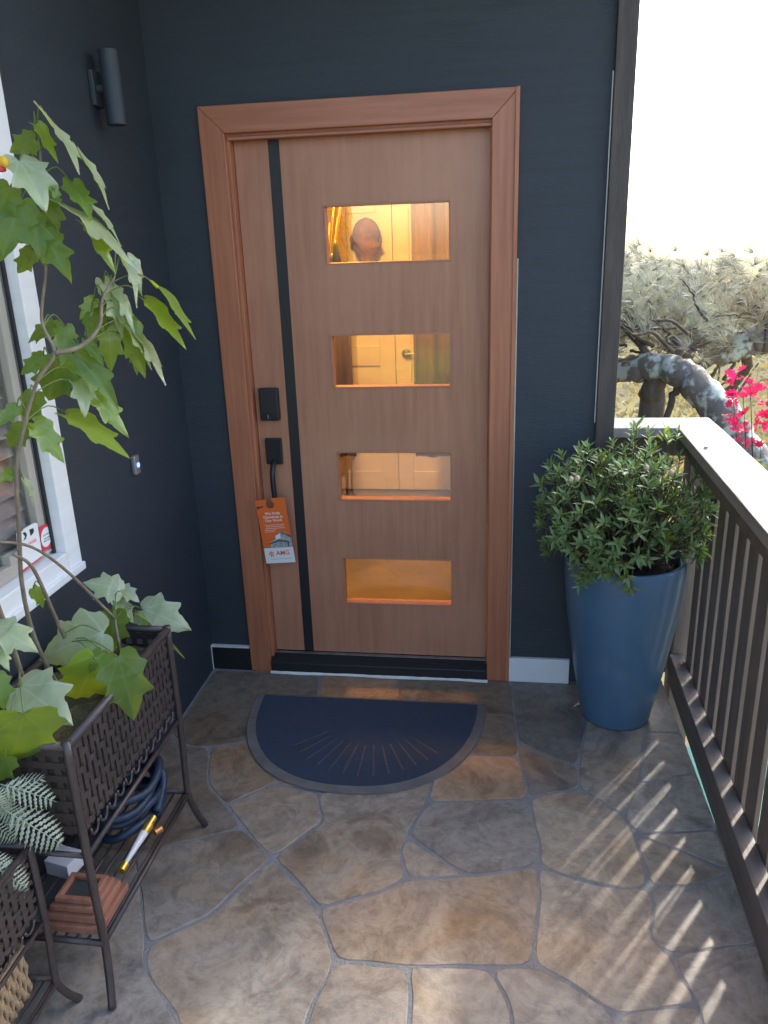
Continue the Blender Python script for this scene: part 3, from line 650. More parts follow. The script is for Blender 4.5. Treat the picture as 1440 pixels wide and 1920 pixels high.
# stickers on the glass: placed flat against the sash
stx = XL - .0405
def wall_poly(name, pts, mat, parent, x0, x1): return MB().prism([(q.y, q.z) for q in pts], 'x', x0, x1).obj(name, mat, parent)
def wpx(lst, x): return [px(u, v, x=x) for u, v in lst]
SX = XL - .016
sk = thing('window_sticker', 'white security sticker with black and red print in the window corner', 'sticker')
zf = lambda a, b: (20 + a / 14.4, 970 + b / 14.4)
wall_poly('card', wpx([zf(170, 430), zf(330, 370), zf(360, 310), zf(640, 150), zf(720, 160), zf(840, 920), zf(850, 1060), zf(500, 1330), zf(270, 1490), zf(200, 900)], SX), 'tag_white', sk, SX - .002, SX)
wall_poly('emblem', wpx([zf(500, 330), zf(610, 290), zf(630, 380), zf(600, 440), zf(540, 505)], SX + .0004), 'print_black', sk, SX + .0002, SX + .0005)
wall_poly('emblem', wpx([zf(320, 420), zf(400, 395), zf(440, 470), zf(410, 580), zf(340, 640), zf(390, 520)], SX + .0004), 'print_black', sk, SX + .0002, SX + .0005)
wall_poly('red_print', wpx([zf(470, 690), zf(690, 560), zf(700, 650), zf(500, 740)], SX + .0004), 'print_pink', sk, SX + .0002, SX + .0005)
wall_poly('red_edge', wpx([zf(270, 1460), zf(850, 1040), zf(850, 1085), zf(290, 1510)], SX + .0004), 'print_red', sk, SX + .0002, SX + .0005)
sk2 = thing('window_sticker', 'red sticker with white oval in the window corner', 'sticker')
wall_poly('card', wpx([zf(765, 270), zf(1060, 120), zf(1180, 770), zf(870, 930)], SX), 'print_red', sk2, SX - .002, SX)
wall_poly('oval', wpx([zf(960 + 140 * math.cos(t) + 12 * math.sin(t), 530 + 265 * math.sin(t) - 60 * math.cos(t)) for t in [2 * math.pi * i / 28 for i in range(28)]], SX + .0004), 'tag_white', sk2, SX + .0002, SX + .0006)
for (a, b, c, d) in ((870, 490, 1030, 395), (900, 570, 1060, 480), (900, 640, 1040, 560)):
    wall_poly('print', wpx([zf(a, b), zf(c, d), zf(c + 5, d + 45), zf(a + 5, b + 45)], SX + .001), 'print_grey', sk2, SX + .0007, SX + .0010)
wall_poly('foot', wpx([zf(890, 945), zf(1185, 790), zf(1195, 850), zf(960, 990)], SX), 'print_grey', sk2, SX - .002, SX)
B(XL - .0600, SX - .003, -1.215, -1.064, 1.0055, 1.030).obj('backing_lip', 'sash_tan', win)

# ---- door bell and wall lamp on the left wall
bell = thing('doorbell', 'small grey doorbell with blue light on the left wall', 'doorbell')
b_ = B(XL + .0003, XL + .018, -.509, -.473, 1.052, 1.120).obj('plate', 'bell_plate', bell, bevel=.005)
MB().lathe([(.001, 0), (.008, 0), (.0085, .002), (.006, .0035)], 20, (XL + .018, -.490, 1.085), 'x').obj('button', 'blue_led', bell)
sc = thing('wall_lamp', 'grey cylindrical wall lamp high on the left navy wall', 'lamp')
q = px(208, 165, y=-.36)
q = px(211, 165, x=XL + .062); LC = (q.x, q.y, q.z)
MB().lathe([(.027, -.105), (.030, -.103), (.030, .103), (.027, .105)], 32, LC).obj('shade', 'sconce', sc, smooth=False)
fix_autosmooth(sc.children[0])
B(XL + .0003, XL + .016, LC[1] - .03, LC[1] + .03, LC[2] - .05, LC[2] + .05).obj('back_plate', 'sconce', sc, bevel=.003)
MB().tube([(XL + .01, LC[1], LC[2]), (XL + .04, LC[1], LC[2])], .014, 10).obj('arm', 'sconce', sc)

# ================================================================== INSIDE THE HALL
DD = 2.595
cl = thing('closet_door', 'white panelled double doors seen inside through the door glass', 'door')
gx = px(742, 663, y=DD).x
for s, x0, x1 in ((0, gx - .62, gx - .002), (1, gx + .002, gx + .62)):
    l = B(x0, x1, DD, DD + .02, .06, 2.12).obj('leaf', 'door_white', cl, bevel=.003)
    for (a, b, c, d) in ((x0, x0 + .11, .06, 2.12), (x1 - .11, x1, .06, 2.12), (x0 + .1105, x1 - .1105, .06, .20), (x0 + .1105, x1 - .1105, .98, 1.12), (x0 + .1105, x1 - .1105, 2.0, 2.12)):
        B(a, b, DD - .014, DD - .0003, c, d).obj('rail', 'door_white', l, bevel=.003)
kz = px(762, 663, y=DD - .02)
kn = MB().lathe([(.001, 0), (.030, 0), (.034, -.006), (.030, -.012), (.012, -.014), (.012, -.045), (.001, -.046)], 20, (kz.x, DD - .0145, kz.z), 'y').obj('knob', 'aluminium', cl, smooth=True)
MB().tube([(kz.x, DD - .055, kz.z), (kz.x + .05, DD - .06, kz.z + .005), (kz.x + .11, DD - .055, kz.z + .002)], .008, 8).obj('lever', 'aluminium', kn)
def curtain(x0, x1, z0, z1, y, label):
    m = MB(); n = 40
    for z in (z0, z1):
        for i in range(n + 1):
            t = i / n; m.v.append((x0 + (x1 - x0) * t, y + .022 * math.sin(t * 22) + .008 * math.sin(t * 51), z))
    m.f = [(i, i + 1, n + 2 + i, n + 1 + i) for i in range(n)]
    o = m.obj('curtain', 'curtain', smooth=True); sol = o.modifiers.new('thick', 'SOLIDIFY'); sol.thickness = .004; return tag(o, label, 'curtain')
cy = 2.1; zc = px(800, 856, y=cy).z
curtain(px(647, 440, y=cy).x - .62, px(649, 440, y=cy).x, zc, 2.59, cy, 'brown hanging drape left of the white closet door inside')
curtain(px(771, 440, y=cy).x, px(771, 440, y=cy).x + .55, zc, 2.59, cy, 'brown hanging drape right of the white closet door inside')
# carved head on the closet door
hd = thing('carved_head', 'brown carved wooden head hung on the white closet door inside', 'sculpture')
hp_ = px(688, 455, y=DD - .09)
hm = MB(); n = 28; r_ = 22
for j in range(r_ + 1):
    t = j / r_; zz_ = .16 - .36 * t
    if t < .62: rad = .096 * math.sqrt(max(.0004, 1 - ((t - .36) / .36) ** 2)) if t < .36 else .096 - .024 * ((t - .36) / .26) ** 2
    else: rad = .072 - .020 * min(1, (t - .62) / .10)
    for i in range(n):
        a = 2 * math.pi * i / n; x_ = rad * math.cos(a); y_ = rad * math.sin(a)
        f_ = max(0, math.cos(a + .55))                                    # face turned to the right
        if .36 < t < .66: x_ += .034 * f_ ** 9 * math.exp(-((t - .51) / .05) ** 2); y_ += -.016 * f_ ** 6 * math.exp(-((t - .52) / .05) ** 2)
        if .3 < t < .5: k_ = -.026 * math.exp(-((t - .42) / .03) ** 2) * (f_ ** 2) * (1 - f_ ** 10); x_ += k_; y_ -= k_ * .6
        x_ += .016 * f_ ** 3 * math.exp(-((t - .64) / .03) ** 2)
        hm.v.append((x_, y_, zz_))
for j in range(r_):
    for i in range(n): hm.f.append((j * n + i, j * n + (i + 1) % n, (j + 1) * n + (i + 1) % n, (j + 1) * n + i))
hm.f.append(tuple(range(n))); hm.f.append(tuple(r_ * n + i for i in range(n)))
o = hm.obj('head', 'head_wood', hd, smooth=True); o.location = (hp_.x, DD - .105, hp_.z)
e_ = MB().lathe([(.001, -.010), (.016, -.008), (.026, 0), (.022, .008), (.001, .010)], 14, (0, 0, 0), 'y').obj('ear', 'head_wood', hd, smooth=True); e_.location = (hp_.x - .088, DD - .125, hp_.z + .02); e_.scale = (.8, 1, 1.3)
B(hp_.x - .05, hp_.x + .05, DD - .12, DD - .001, hp_.z - .225, hp_.z - .199).obj('mount', 'head_wood', hd, bevel=.004)
# tall vase with reeds
va = thing('floor_vase', 'tall dark vase of dry reeds inside behind the door', 'vase')
vp = px(632, 560, y=1.15); VX, VY = vp.x - .13, 1.15
MB().lathe([(.05, .047), (.06, .06), (.075, .35), (.07, .75), (.045, 1.0), (.04, 1.12), (.05, 1.18)], 28, (VX, VY, 0)).obj('vase_body', 'vase_blue', va, smooth=True)
for i in range(11):
    a = rs.uniform(0, 6.28); L = rs.uniform(.75, .95); t = rs.uniform(.03, .14)
    MB().tube([(VX, VY, 1.1), (VX + .04 + abs(t * math.cos(a)) * 1.3, VY + t * math.sin(a), 1.1 + L)], [.003, .0045], 6).obj('reed', 'reed', va)
for i in range(3):
    a = 2.2 + i * 1.3; MB().lathe([(.001, 0), (.02, .04), (.024, .1), (.012, .17), (.001, .2)], 10, (VX + .09 + .03 * i, VY + .07 * math.sin(a), 1.50 + .06 * i)).obj('seed_head', 'vase_blue', va, smooth=True)
lamp = thing('ceiling_lamp', 'warm glowing globe lamp inside the hall', 'lamp')
LP = (.30, 1.05, 2.42)
MB().lathe([(.001, -.09), (.05, -.075), (.085, -.02), (.085, .03), (.05, .08), (.001, .09)], 24, LP).obj('globe', 'lamp_globe', lamp, smooth=True)
MB().tube([(LP[0], LP[1], LP[2] + .085), (LP[0], LP[1], 2.6)], .012, 8).obj('stem', 'aluminium', lamp)
for nm, loc, e in (('hall_light', (.30, 1.05, 2.28), 34),):
    pl = bpy.data.lights.new(nm, 'POINT'); pl.energy = e; pl.color = (1, .45, .065); pl.shadow_soft_size = .09
    po = bpy.data.objects.new(nm, pl); COL.objects.link(po); po.location = loc; po.parent = lamp

# ================================================================== PLANT STANDS
SYN, SYF, SXB, SXF = -1.60, -1.03, -.15, .125      # near / far y, wall side / front x
RZ, BZ, R1, SZ = .735, .485, .432, .165
def make_stand(label):
    st = thing('plant_stand', label, 'plant stand', 'woven iron plant stands by the left wall')
    def bar(name, pts, r=.009): return MB().tube(pts, r, 8).obj(name, 'iron', st, smooth=True)
    for x, sx in ((SXB, -.3), (SXF, 1)):
        for y_, sy in ((SYN, -1), (SYF, 1)):
            path = catmull([(x, y_, RZ + .012), (x, y_, .40), (x - .002 * sx, y_ - .006 * sy, .22), (x + .0 * sx, y_ - .004 * sy, .15), (x + .010 * sx, y_ + .018 * sy, .07), (x + .020 * sx, y_ + .044 * sy, .006)], 5)
            bar('leg', path, .0105)
    for z_, r in ((RZ, .011), (R1, .007), (SZ, .008)):
        for x in (SXB, SXF): bar('rail', [(x, SYN, z_), (x, SYF, z_)], r)
        for y_ in (SYN, SYF): bar('rail', [(SXB, y_, z_), (SXF, y_, z_)], r)
    # woven flat strips: front, back and both ends
    n = 22; hs = 7
    for i in range(n):
        y_ = SYN + .02 + (SYF - SYN - .04) * (i + .5) / n
        for x in (SXF - .004, SXB + .004): 
            B(x - .0012, x + .0012, y_ - .0078, y_ + .0078, BZ, RZ - .006).obj('strip', 'iron', st)
    for j in range(hs):
        z_ = BZ + .018 + (RZ - BZ - .04) * j / (hs - 1)
        for x in (SXF, SXB):
            m = MB(); q_ = n * 2
            for i in range(q_ + 1):
                yy = SYN + .012 + (SYF - SYN - .024) * i / q_
                off = (.0042 if (i // 2 + j) % 2 else -.0042) * (1 if i % 2 else .2)
                for dz in (-.0085, .0085): m.v.append((x - .004 + off, yy, z_ + dz))
            m.f = [(2 * i, 2 * i + 1, 2 * i + 3, 2 * i + 2) for i in range(q_)]
            o = m.obj('strip', 'iron', st); sl = o.modifiers.new('thick', 'SOLIDIFY'); sl.thickness = .0018
        for y_ in (SYN + .004, SYF - .004): B(SXB + .01, SXF - .01, y_ - .001, y_ + .001, z_ - .0085, z_ + .0085).obj('strip', 'iron', st)
    for i in range(7):
        x = SXB + .02 + (SXF - SXB - .04) * (i + .5) / 7
        for y_ in (SYN + .0065, SYF - .0065): B(x - .0078, x + .0078, y_ - .001, y_ + .001, BZ, RZ - .006).obj('strip', 'iron', st)
    # scalloped bottom edge and scrolls
    for i in range(11):
        y_ = SYN + .03 + (SYF - SYN - .06) * (i + .5) / 11
        bar('scroll', [(SXF - .002, y_ + .018 * math.cos(a), BZ - .004 - .026 * math.sin(a)) for a in [math.pi * k / 8 for k in range(9)]], .0038)
    B(SXB + .012, SXF - .012, SYN + .012, SYF - .012, BZ - .002, BZ + .004).obj('basket_floor', 'iron', st)
    for i in range(9):
        x = SXB + (SXF - SXB) * (i + .5) / 9; bar('shelf_wire', [(x, SYN, SZ), (x, SYF, SZ)], .0035)
    return st
st1 = make_stand('dark woven iron plant stand against the left wall holding the leafy plant')
st2 = bpy.data.objects.new('plant_stand', None); COL.objects.link(st2)
tag(st2, 'lower woven iron plant stand cut off at the bottom left corner', 'plant stand', 'woven iron plant stands by the left wall')
for ch in list(st1.children):
    c = ch.copy(); COL.objects.link(c); c.parent = st2
st2.scale = (.72, 1, .70); st2.location = (-.055, -.640, 0)

# mossy soil in the stand
m = MB(); nx, ny = 16, 40; rm = random.Random(4)
for j in range(ny + 1):
    for i in range(nx + 1):
        m.v.append((SXB + .012 + (SXF - SXB - .024) * i / nx, SYN + .012 + (SYF - SYN - .024) * j / ny, RZ - .045 + .016 * rm.random() + .008 * math.sin(j * .6) * math.sin(i * .7) if 0 < i < nx and 0 < j < ny else BZ + .006))
m.f = [(j * (nx + 1) + i, j * (nx + 1) + i + 1, (j + 1) * (nx + 1) + i + 1, (j + 1) * (nx + 1) + i) for j in range(ny) for i in range(nx)]
o = o_moss = m.obj('moss_bed', 'moss', smooth=True)
o['kind'] = 'stuff'; o['label'] = 'mossy soil filling the woven plant stand'; o['category'] = 'moss'

# ================================================================== FLOWERING MAPLE (abutilon)
HALF = [(0, 0), (.10, -.10), (.24, -.11), (.36, -.02), (.40, .10), (.52, .20), (.42, .29), (.36, .36), (.40, .46), (.50, .62), (.37, .63), (.26, .66), (.21, .76), (.12, .90), (.0, 1.04)]
MID = [0, .02, .06, .11, .17, .24, .31, .38, .46, .55, .63, .70, .79, .90, 1.04]
HALF = [tuple(p) for p in catmull([(x, y, 0) for x, y in HALF], 2)]; MID = [p.x for p in catmull([(y, 0, 0) for y in MID], 2)]; NH = len(HALF)
def maple(name, mat, fold, curl, seed):
    r = random.Random(seed); m = MB(); cols = (-1, -.6, -.25, 0, .25, .6, 1)
    hl = [(x + (r.uniform(-.014, .014) if 0 < i < NH - 1 else 0), y + (r.uniform(-.014, .014) if 0 < i < NH - 1 else 0)) for i, (x, y, _) in enumerate(HALF)]
    hr_ = [(x + (r.uniform(-.014, .014) if 0 < i < NH - 1 else 0), y + (r.uniform(-.014, .014) if 0 < i < NH - 1 else 0)) for i, (x, y, _) in enumerate(HALF)]
    for i in range(NH):
        for c in cols:
            ox, oy = (hl if c < 0 else hr_)[i]; t = abs(c)
            x = ox * c if c else 0; y = MID[i] * (1 - t) + oy * t
            zed = fold * abs(x) + curl * y * y - .10 * x * x + .05 * math.sin(7 * y + 5 * abs(x) + seed) * t + .03 * math.sin(4 * x + seed * 2) - .03 * math.exp(-((abs(x) - .62 * max(0, y - .05)) / .05) ** 2) * (t > 0)
            m.v.append((x, y, zed))
    k = len(cols)
    for i in range(NH - 1):
        for j in range(k - 1):
            m.f.append((i * k + j, i * k + j + 1, (i + 1) * k + j + 1, (i + 1) * k + j))
    return m.mesh(name, mat, True)
ML = [maple('leaf', 'maple_leaf', .16, -.22, 1), maple('leaf', 'maple_leaf', .05, -.34, 2), maple('leaf', 'maple_leaf_skylit', .20, -.18, 3), maple('leaf', 'maple_leaf_skylit', .08, -.28, 4), maple('leaf', 'maple_leaf_backlit', .12, -.22, 5)]
BACKLIT = {0, 8, 16, 17, 21, 22, 32, 33, 34, 53, 51, 45, 5, 40}  # leaves that get the painted backlit colour
tree = thing('flowering_maple', 'tall lobed-leaf flowering maple arching up from the woven plant stand', 'plant')
stem = MB(); gstem = MB()
def P3(l): return [px(u, v, y=yy) for u, v, yy in l]
mains = [([(112, 1292, -1.33), (66, 1200, -1.38), (42, 1100, -1.43), (36, 1000, -1.46), (31, 880, -1.48), (48, 790, -1.47), (70, 715, -1.46), (102, 662, -1.44), (78, 600, -1.43), (86, 500, -1.42), (74, 430, -1.42), (78, 330, -1.42), (70, 240, -1.42)], .0058, .0022),
 ([(102, 662, -1.44), (150, 650, -1.40), (186, 612, -1.36), (192, 560, -1.33), (215, 520, -1.30)], .006, .002),
 ([(215, 1160, -1.16), (130, 1075, -1.30), (60, 1026, -1.42), (-10, 1015, -1.52)], .0042, .003),
 ([(140, 1235, -1.28), (105, 1160, -1.33), (62, 1066, -1.42), (25, 1040, -1.48)], .0055, .0035),
 ([(48, 1290, -1.46), (20, 1200, -1.52), (-10, 1120, -1.56)], .006, .005)]
anchors = []
for l, r0, r1 in mains:
    p = catmull(P3(l), 6)
    p[0] = V((p[0].x, p[0].y, p[0].z)); n = len(p); stem.tube(p, [r0 + (r1 - r0) * i / n for i in range(n)], 8)
    anchors += p
# roots run down into the moss
for l, r0, r1 in (mains[0], mains[2], mains[3], mains[4]):
    a = P3(l[:1])[0]; e = V((min(max(a.x, SXB + .05), SXF - .03), min(max(a.y, SYN + .03), SYF - .03), RZ - .04)); stem.tube([a, e], [r0, r0 * 1.1], 8)
LV = [(66, 232, 115, 291, .35, .62, 0), (84, 214, 158, 313, .12, .6, 2), (148, 283, 213, 382, .10, .5, 2), (66, 262, 16, 284, .8, 1.15, 0), (36, 300, 86, 377, .7, 1.2, 2), (95, 346, 118, 380, .5, .9, 0), (135, 345, 172, 398, .55, .9, 0), (118, 383, 262, 476, .08, .42, 3), (158, 415, 226, 492, .32, .6, 0), (170, 384, 232, 452, .12, .6, 2),
 (224, 474, 270, 562, .35, .55, 2), (240, 482, 276, 545, .5, .8, 3), (78, 432, 131, 516, .75, .8, 0), (38, 380, 2, 482, .9, .95, 0), (52, 395, 84, 478, .9, .9, 1), (88, 360, 110, 440, .85, .8, 1), (298, 538, 376, 622, .05, .45, 0), (274, 560, 356, 640, .18, .5, 0), (195, 530, 238, 622, .6, .8, 2), (214, 545, 263, 605, .3, .6, 3), (196, 575, 172, 632, .8, .9, 0),
 (204, 612, 212, 694, .85, .9, 0), (232, 600, 280, 698, .7, .7, 0), (224, 588, 292, 682, .22, .6, 2), (254, 622, 322, 708, .12, .4, 3), (122, 612, 124, 672, .8, 1.0, 1), (104, 612, 38, 632, .6, .8, 1), (162, 640, 196, 682, .5, .8, 0), (138, 662, 229, 746, .7, .7, 1), (112, 680, 84, 760, .95, 1.2, 1), (82, 668, 38, 702, .5, .9, 0), (150, 705, 162, 772, .6, .9, 2), (163, 728, 249, 804, .5, .65, 0),
 (128, 776, 247, 841, .22, .45, 0), (64, 792, 124, 856, .6, .85, 0), (66, 738, 48, 802, .8, .95, 1), (46, 800, 14, 848, .8, 1.0, 1), (24, 884, 2, 902, .8, 1, 0), (44, 898, 70, 946, .3, .6, 2), (32, 762, 0, 792, .7, .9, 1), (176, 560, 150, 596, .7, .9, 0), (18, 350, -10, 420, .9, 1.1, 1), (60, 470, 30, 520, .8, .8, 1), (170, 590, 178, 650, .8, .8, 0), (140, 690, 118, 740, .9, .9, 1), (250, 640, 264, 700, .6, .7, 0),
 # low leaves over the stand, with their own depth
 (192, 1188, 57, 1233, .9, .95, 3, -1.30), (224, 1108, 163, 1086, .8, 1.1, 3, -1.08), (224, 1104, 262, 1124, .6, 1.0, 2, -1.04), (216, 1122, 256, 1166, .5, .7, 2, -1.06), (268, 1143, 351, 1171, .75, 1.0, 3, -.98), (262, 1152, 353, 1219, .06, .42, 0, -.98), (212, 1148, 212, 1226, .9, .9, 0, -1.12), (178, 1236, 138, 1342, .95, 1.0, 0, -1.36), (222, 1232, 258, 1352, .95, .85, 1, -1.36), (40, 1288, 124, 1346, .9, 1.15, 3, -1.52), (44, 1340, 26, 1468, .95, 1.1, 1, -1.66), (-10, 1178, 62, 1206, .7, .9, 3, -1.58), (-8, 1218, 20, 1250, .5, .8, 3, -1.60), (-10, 1268, 12, 1326, .8, 1.0, 1, -1.62), (62, 1104, 92, 1138, .5, .7, 1, -1.38), (10, 1420, -12, 1480, .8, .9, 1, -1.66), (190, 1220, 168, 1262, .8, .9, 0, -1.34)]
LIGHT = V((.78, .10, .62)); rl = random.Random(9)
for li, L_ in enumerate(LV):
    u0, v0, u1, v1, c, wf, k = L_[:7]
    if li in BACKLIT: k = 4
    yb = L_[7] if len(L_) > 7 else -1.50 + .42 * max(0, u0) / 370
    low = len(L_) > 7
    b = px(u0, v0, y=yb); t = px(u1, v1, y=yb + (-.02 if c > .5 else .0) + rl.uniform(-.03, .03))
    if b.x < XL + .03: b.x = XL + .03
    d = t - b; L = d.length / 1.0
    view = (CAM - b).normalized()
    nrm = (LIGHT * (1 - .75 * c) + view * c + V((rl.uniform(-.15, .15), rl.uniform(-.15, .15), rl.uniform(-.05, .2))))
    if c < .25:
        nrm = d.cross(view).cross(view) * 0 + (view.cross(d).normalized() if view.cross(d).normalized().dot(LIGHT) > 0 else -view.cross(d).normalized()) + view * (c * 1.6)
    mx = frame(b, d, nrm, L)
    wf *= .72 if not low else .88
    mx = mx @ Matrix.Diagonal((wf if c > .25 else .80, 1, 1 if c > .25 else .55, 1))
    o = put('leaf', ML[k], tree); o.matrix_world = mx
    # petiole back to the nearest stem point
    best = min(anchors, key=lambda q: (q - b).length + (0 if q.z < b.z + .02 else .05))
    if (best - b).length < .42:
        mid = best.lerp(b, .55) + V((0, 0, .025)); MB().tube(catmull([best, mid, b], 4), .0014, 5).obj('petiole', 'green_stem', tree, smooth=True)
    else:
        e = V((min(max(b.x, SXB + .05), SXF - .05), min(max(b.y + .05, SYN + .05), SYF - .05), RZ - .04)); MB().tube(catmull([e, e.lerp(b, .6) + V((0, 0, .05)), b], 5), .0016, 5).obj('petiole', 'green_stem', tree, smooth=True)
stem.obj('stem', 'brown_stem', tree, smooth=True)
fp = px(4, 292, y=-1.50)
fl_ = put('flower', MB().lathe([(.004, 0), (.012, -.004), (.016, -.016), (.015, -.026), (.008, -.032)], 14).mesh('flower', 'yellow_petal', True), tree); fl_.location = fp
f2 = put('calyx', MB().lathe([(.002, 0), (.013, -.002), (.017, -.012), (.016, -.02), (.002, -.022)], 14).mesh('calyx', 'red_petal', True), tree); f2.location = fp + V((-.006, -.004, -.014)); f2.rotation_euler = (.3, .2, 0); fl_.scale = f2.scale = (.62,) * 3

# ================================================================== LACY PLANT in the lower stand
def frond(name, mat, seed, npin=10):
    r = random.Random(seed); m = MB(); L = 1
    m.tube([(0, t, -.25 * t * t) for t in [i / 8 for i in range(9)]], [.012 * (1 - .7 * i / 8) for i in range(9)], 5)
    for i in range(npin):
        t = .12 + .86 * i / npin; pl = .30 * math.sin(math.pi * (.18 + .8 * t)) + .02
        for s in (-1, 1):
            nt_ = 5; b = len(m.v); e_ = V((s * math.cos(.55), math.sin(.55), 0)); w_ = V((-e_.y * s, e_.x * s, 0)) * s
            for k in range(nt_ * 2 + 1):               # toothed blade, mid line plus both edges
                a = k / (nt_ * 2); wd = .024 * math.sin(math.pi * min(1, .12 + a * .92)) ** .7 * (1.25 if k % 2 else .55) * r.uniform(.85, 1.15)
                c_ = V((0, t, 0)) + e_ * pl * a; zz_ = -.25 * c_.y * c_.y - .10 * a * a
                for q_ in (-1, 0, 1):
                    v_ = c_ + w_ * wd * q_; m.v.append((v_.x, v_.y, zz_ + (.012 if q_ == 0 else r.uniform(-.012, .004))))
            for k in range(nt_ * 2):
                for q_ in range(2): m.f.append((b + k * 3 + q_, b + k * 3 + q_ + 1, b + k * 3 + q_ + 4, b + k * 3 + q_ + 3))
    return m.mesh(name, mat, True)
FR = [frond('frond', 'fern_leaf', 1), frond('frond', 'fern_leaf', 2, 9), frond('frond', 'fern_leaf', 3, 12)]
fern = thing('lacy_fern', 'grey-green lacy fern spilling from the lower plant stand', 'plant')
for i, (u0, v0, u1, v1, yy) in enumerate([(-20, 1500, 70, 1455, -1.68), (0, 1470, 108, 1500, -1.69), (-10, 1500, 62, 1560, -1.70), (10, 1520, 128, 1588, -1.70), (-20, 1540, 42, 1585, -1.72), (-25, 1480, 25, 1540, -1.73), (-30, 1600, 40, 1640, -1.76), (-20, 1620, 62, 1672, -1.76), (-15, 1640, 52, 1730, -1.77), (-30, 1660, 20, 1720, -1.78), (-40, 1560, 10, 1590, -1.74)]):
    b = px(u0, v0, y=yy); t = px(u1, v1, y=yy + .03); o = put('frond', FR[i % 3], fern)
    mx = frame(b, t - b, V((.3, -.6, .75)), (t - b).length * 1.0); o.matrix_world = mx @ Matrix.Diagonal((1.0 if i % 2 else .8, 1, 1, 1))
ms_ = MB()
for i in range(5):
    e = px(-25 - 4 * i, 1500 + 30 * i, y=-1.70 - .02 * i); e.x = max(e.x, XL + .06); ms_.tube([V((-.08, -1.80, .44)), e], .003, 5)
ms_.obj('stalks', 'brown_stem', fern)
o2 = o_moss.copy(); COL.objects.link(o2); o2.scale = (.70, .98, .68); o2.location = (-.055, -.66, .006); o2['label'] = 'mossy soil in the lower plant stand at the bottom left'

# ---- things on the shelf
zs = SZ + .009
hs_ = MB(); pts = []
cxh, cyh = .00, -1.17
for i in range(110):
    a = i * 2 * math.pi / 26; r = 1 + .10 * math.sin(i * .37)
    pts.append((cxh +   .080 * r * math.cos(a), cyh + .120 * r * math.sin(a), zs + .014 + .030 * (i / 26) + .006 * math.sin(i * .9)))
hs_.tube(pts, .0125, 10)
hose = thing('garden_hose', 'dark blue garden hose coiled on the lower shelf of the plant stand', 'hose')
hs_.obj('coil', 'hose', hose, smooth=True)
h2 = px(288, 1532, z=zs + .05); h1 = px(226, 1634, z=zs + .018)
MB().tube(catmull([pts[-1], V((.075, -1.09, zs + .10)), V((.085, -1.12, zs + .075)), h2 + (h2 - h1).normalized() * .02], 6), .0125, 10).obj('lead', 'hose', hose, smooth=True)
d = (h1 - h2)
noz = thing('hose_nozzle', 'white tapered hose nozzle with brass ends lying on the shelf', 'nozzle')
def seg(name, a, b, r0, r1, mat, r2=None):
    p = [h2 + d * (a + (b - a) * i / 4) for i in range(5)]; MB().tube(p, [r0 + (r1 - r0) * i / 4 for i in range(5)], 14).obj(name, mat, noz, smooth=False)
seg('connector', 0, .16, .0105, .0105, 'brass'); seg('collar', .161, .30, .0145, .0135, 'brass'); seg('barrel', .301, .86, .0125, .0055, 'nozzle_white'); seg('tip', .861, .99, .0115, .0125, 'brass')
for c in noz.children: fix_autosmooth(c)
ce = px(302, 1553, z=zs + .02)
o = MB().tube([ce, ce + V((-.012, -.02, 0))], .011, 12).obj('hose_coupling', 'copper', hose)
# stepped wooden frame lying flat
bc = [px(u, v, z=zs + .07) for u, v in ((140, 1648), (247, 1653), (192, 1738), (108, 1722))]
wb = thing('picture_frame', 'stepped copper-brown wooden frame lying flat on the plant stand shelf', 'frame')
X0, X1 = -.050, .116; YA, YB_ = -1.588, -1.435
def ring(z0, z1, a, b):
    m = MB(); o_ = [(X0 + a, YA + a), (X1 - a, YA + a), (X1 - a, YB_ - a), (X0 + a, YB_ - a)]; i_ = [(X0 + b, YA + b), (X1 - b, YA + b), (X1 - b, YB_ - b), (X0 + b, YB_ - b)]
    m.v = [(x, y, z0) for x, y in o_] + [(x, y, z1) for x, y in o_] + [(x, y, z1) for x, y in i_] + [(x, y, z0) for x, y in i_]
    for r in range(4):
        for i in range(4): m.f.append((r * 4 + i, r * 4 + (i + 1) % 4, ((r + 1) % 4) * 4 + (i + 1) % 4, ((r + 1) % 4) * 4 + i))
    return m.obj('moulding', 'box_wood', wb, bevel=.003)
ring(zs, zs + .022, 0, .05); ring(zs + .0222, zs + .042, .012, .05); ring(zs + .0422, zs + .060, .022, .05); ring(zs + .0602, zs + .075, .032, .046)
B(X0 + .0465, X1 - .0465, YA + .0465, YB_ - .0465, zs + .03, zs + .064).obj('backing', 'dark_panel', wb)
pb = [px(u, v, z=zs + .10) for u, v in ((98, 1612), (152, 1612), (150, 1655), (128, 1668), (86, 1652))]
bx_ = thing('white_box', 'small white paper box on the plant stand shelf', 'box')
pcx = sum((q.x for q in pb)) / 5; pcy = sum((q.y for q in pb)) / 5
B(-.038, .038, -.032, .032, 0, .036).obj('carton', 'paper', bx_, bevel=.002)
B(-.039, .039, -.033, .033, .0365, .046).obj('lid', 'paper', bx_, bevel=.002)
bx_.location = (-.092, -1.385, zs); bx_.rotation_euler = (0, 0, -.2)
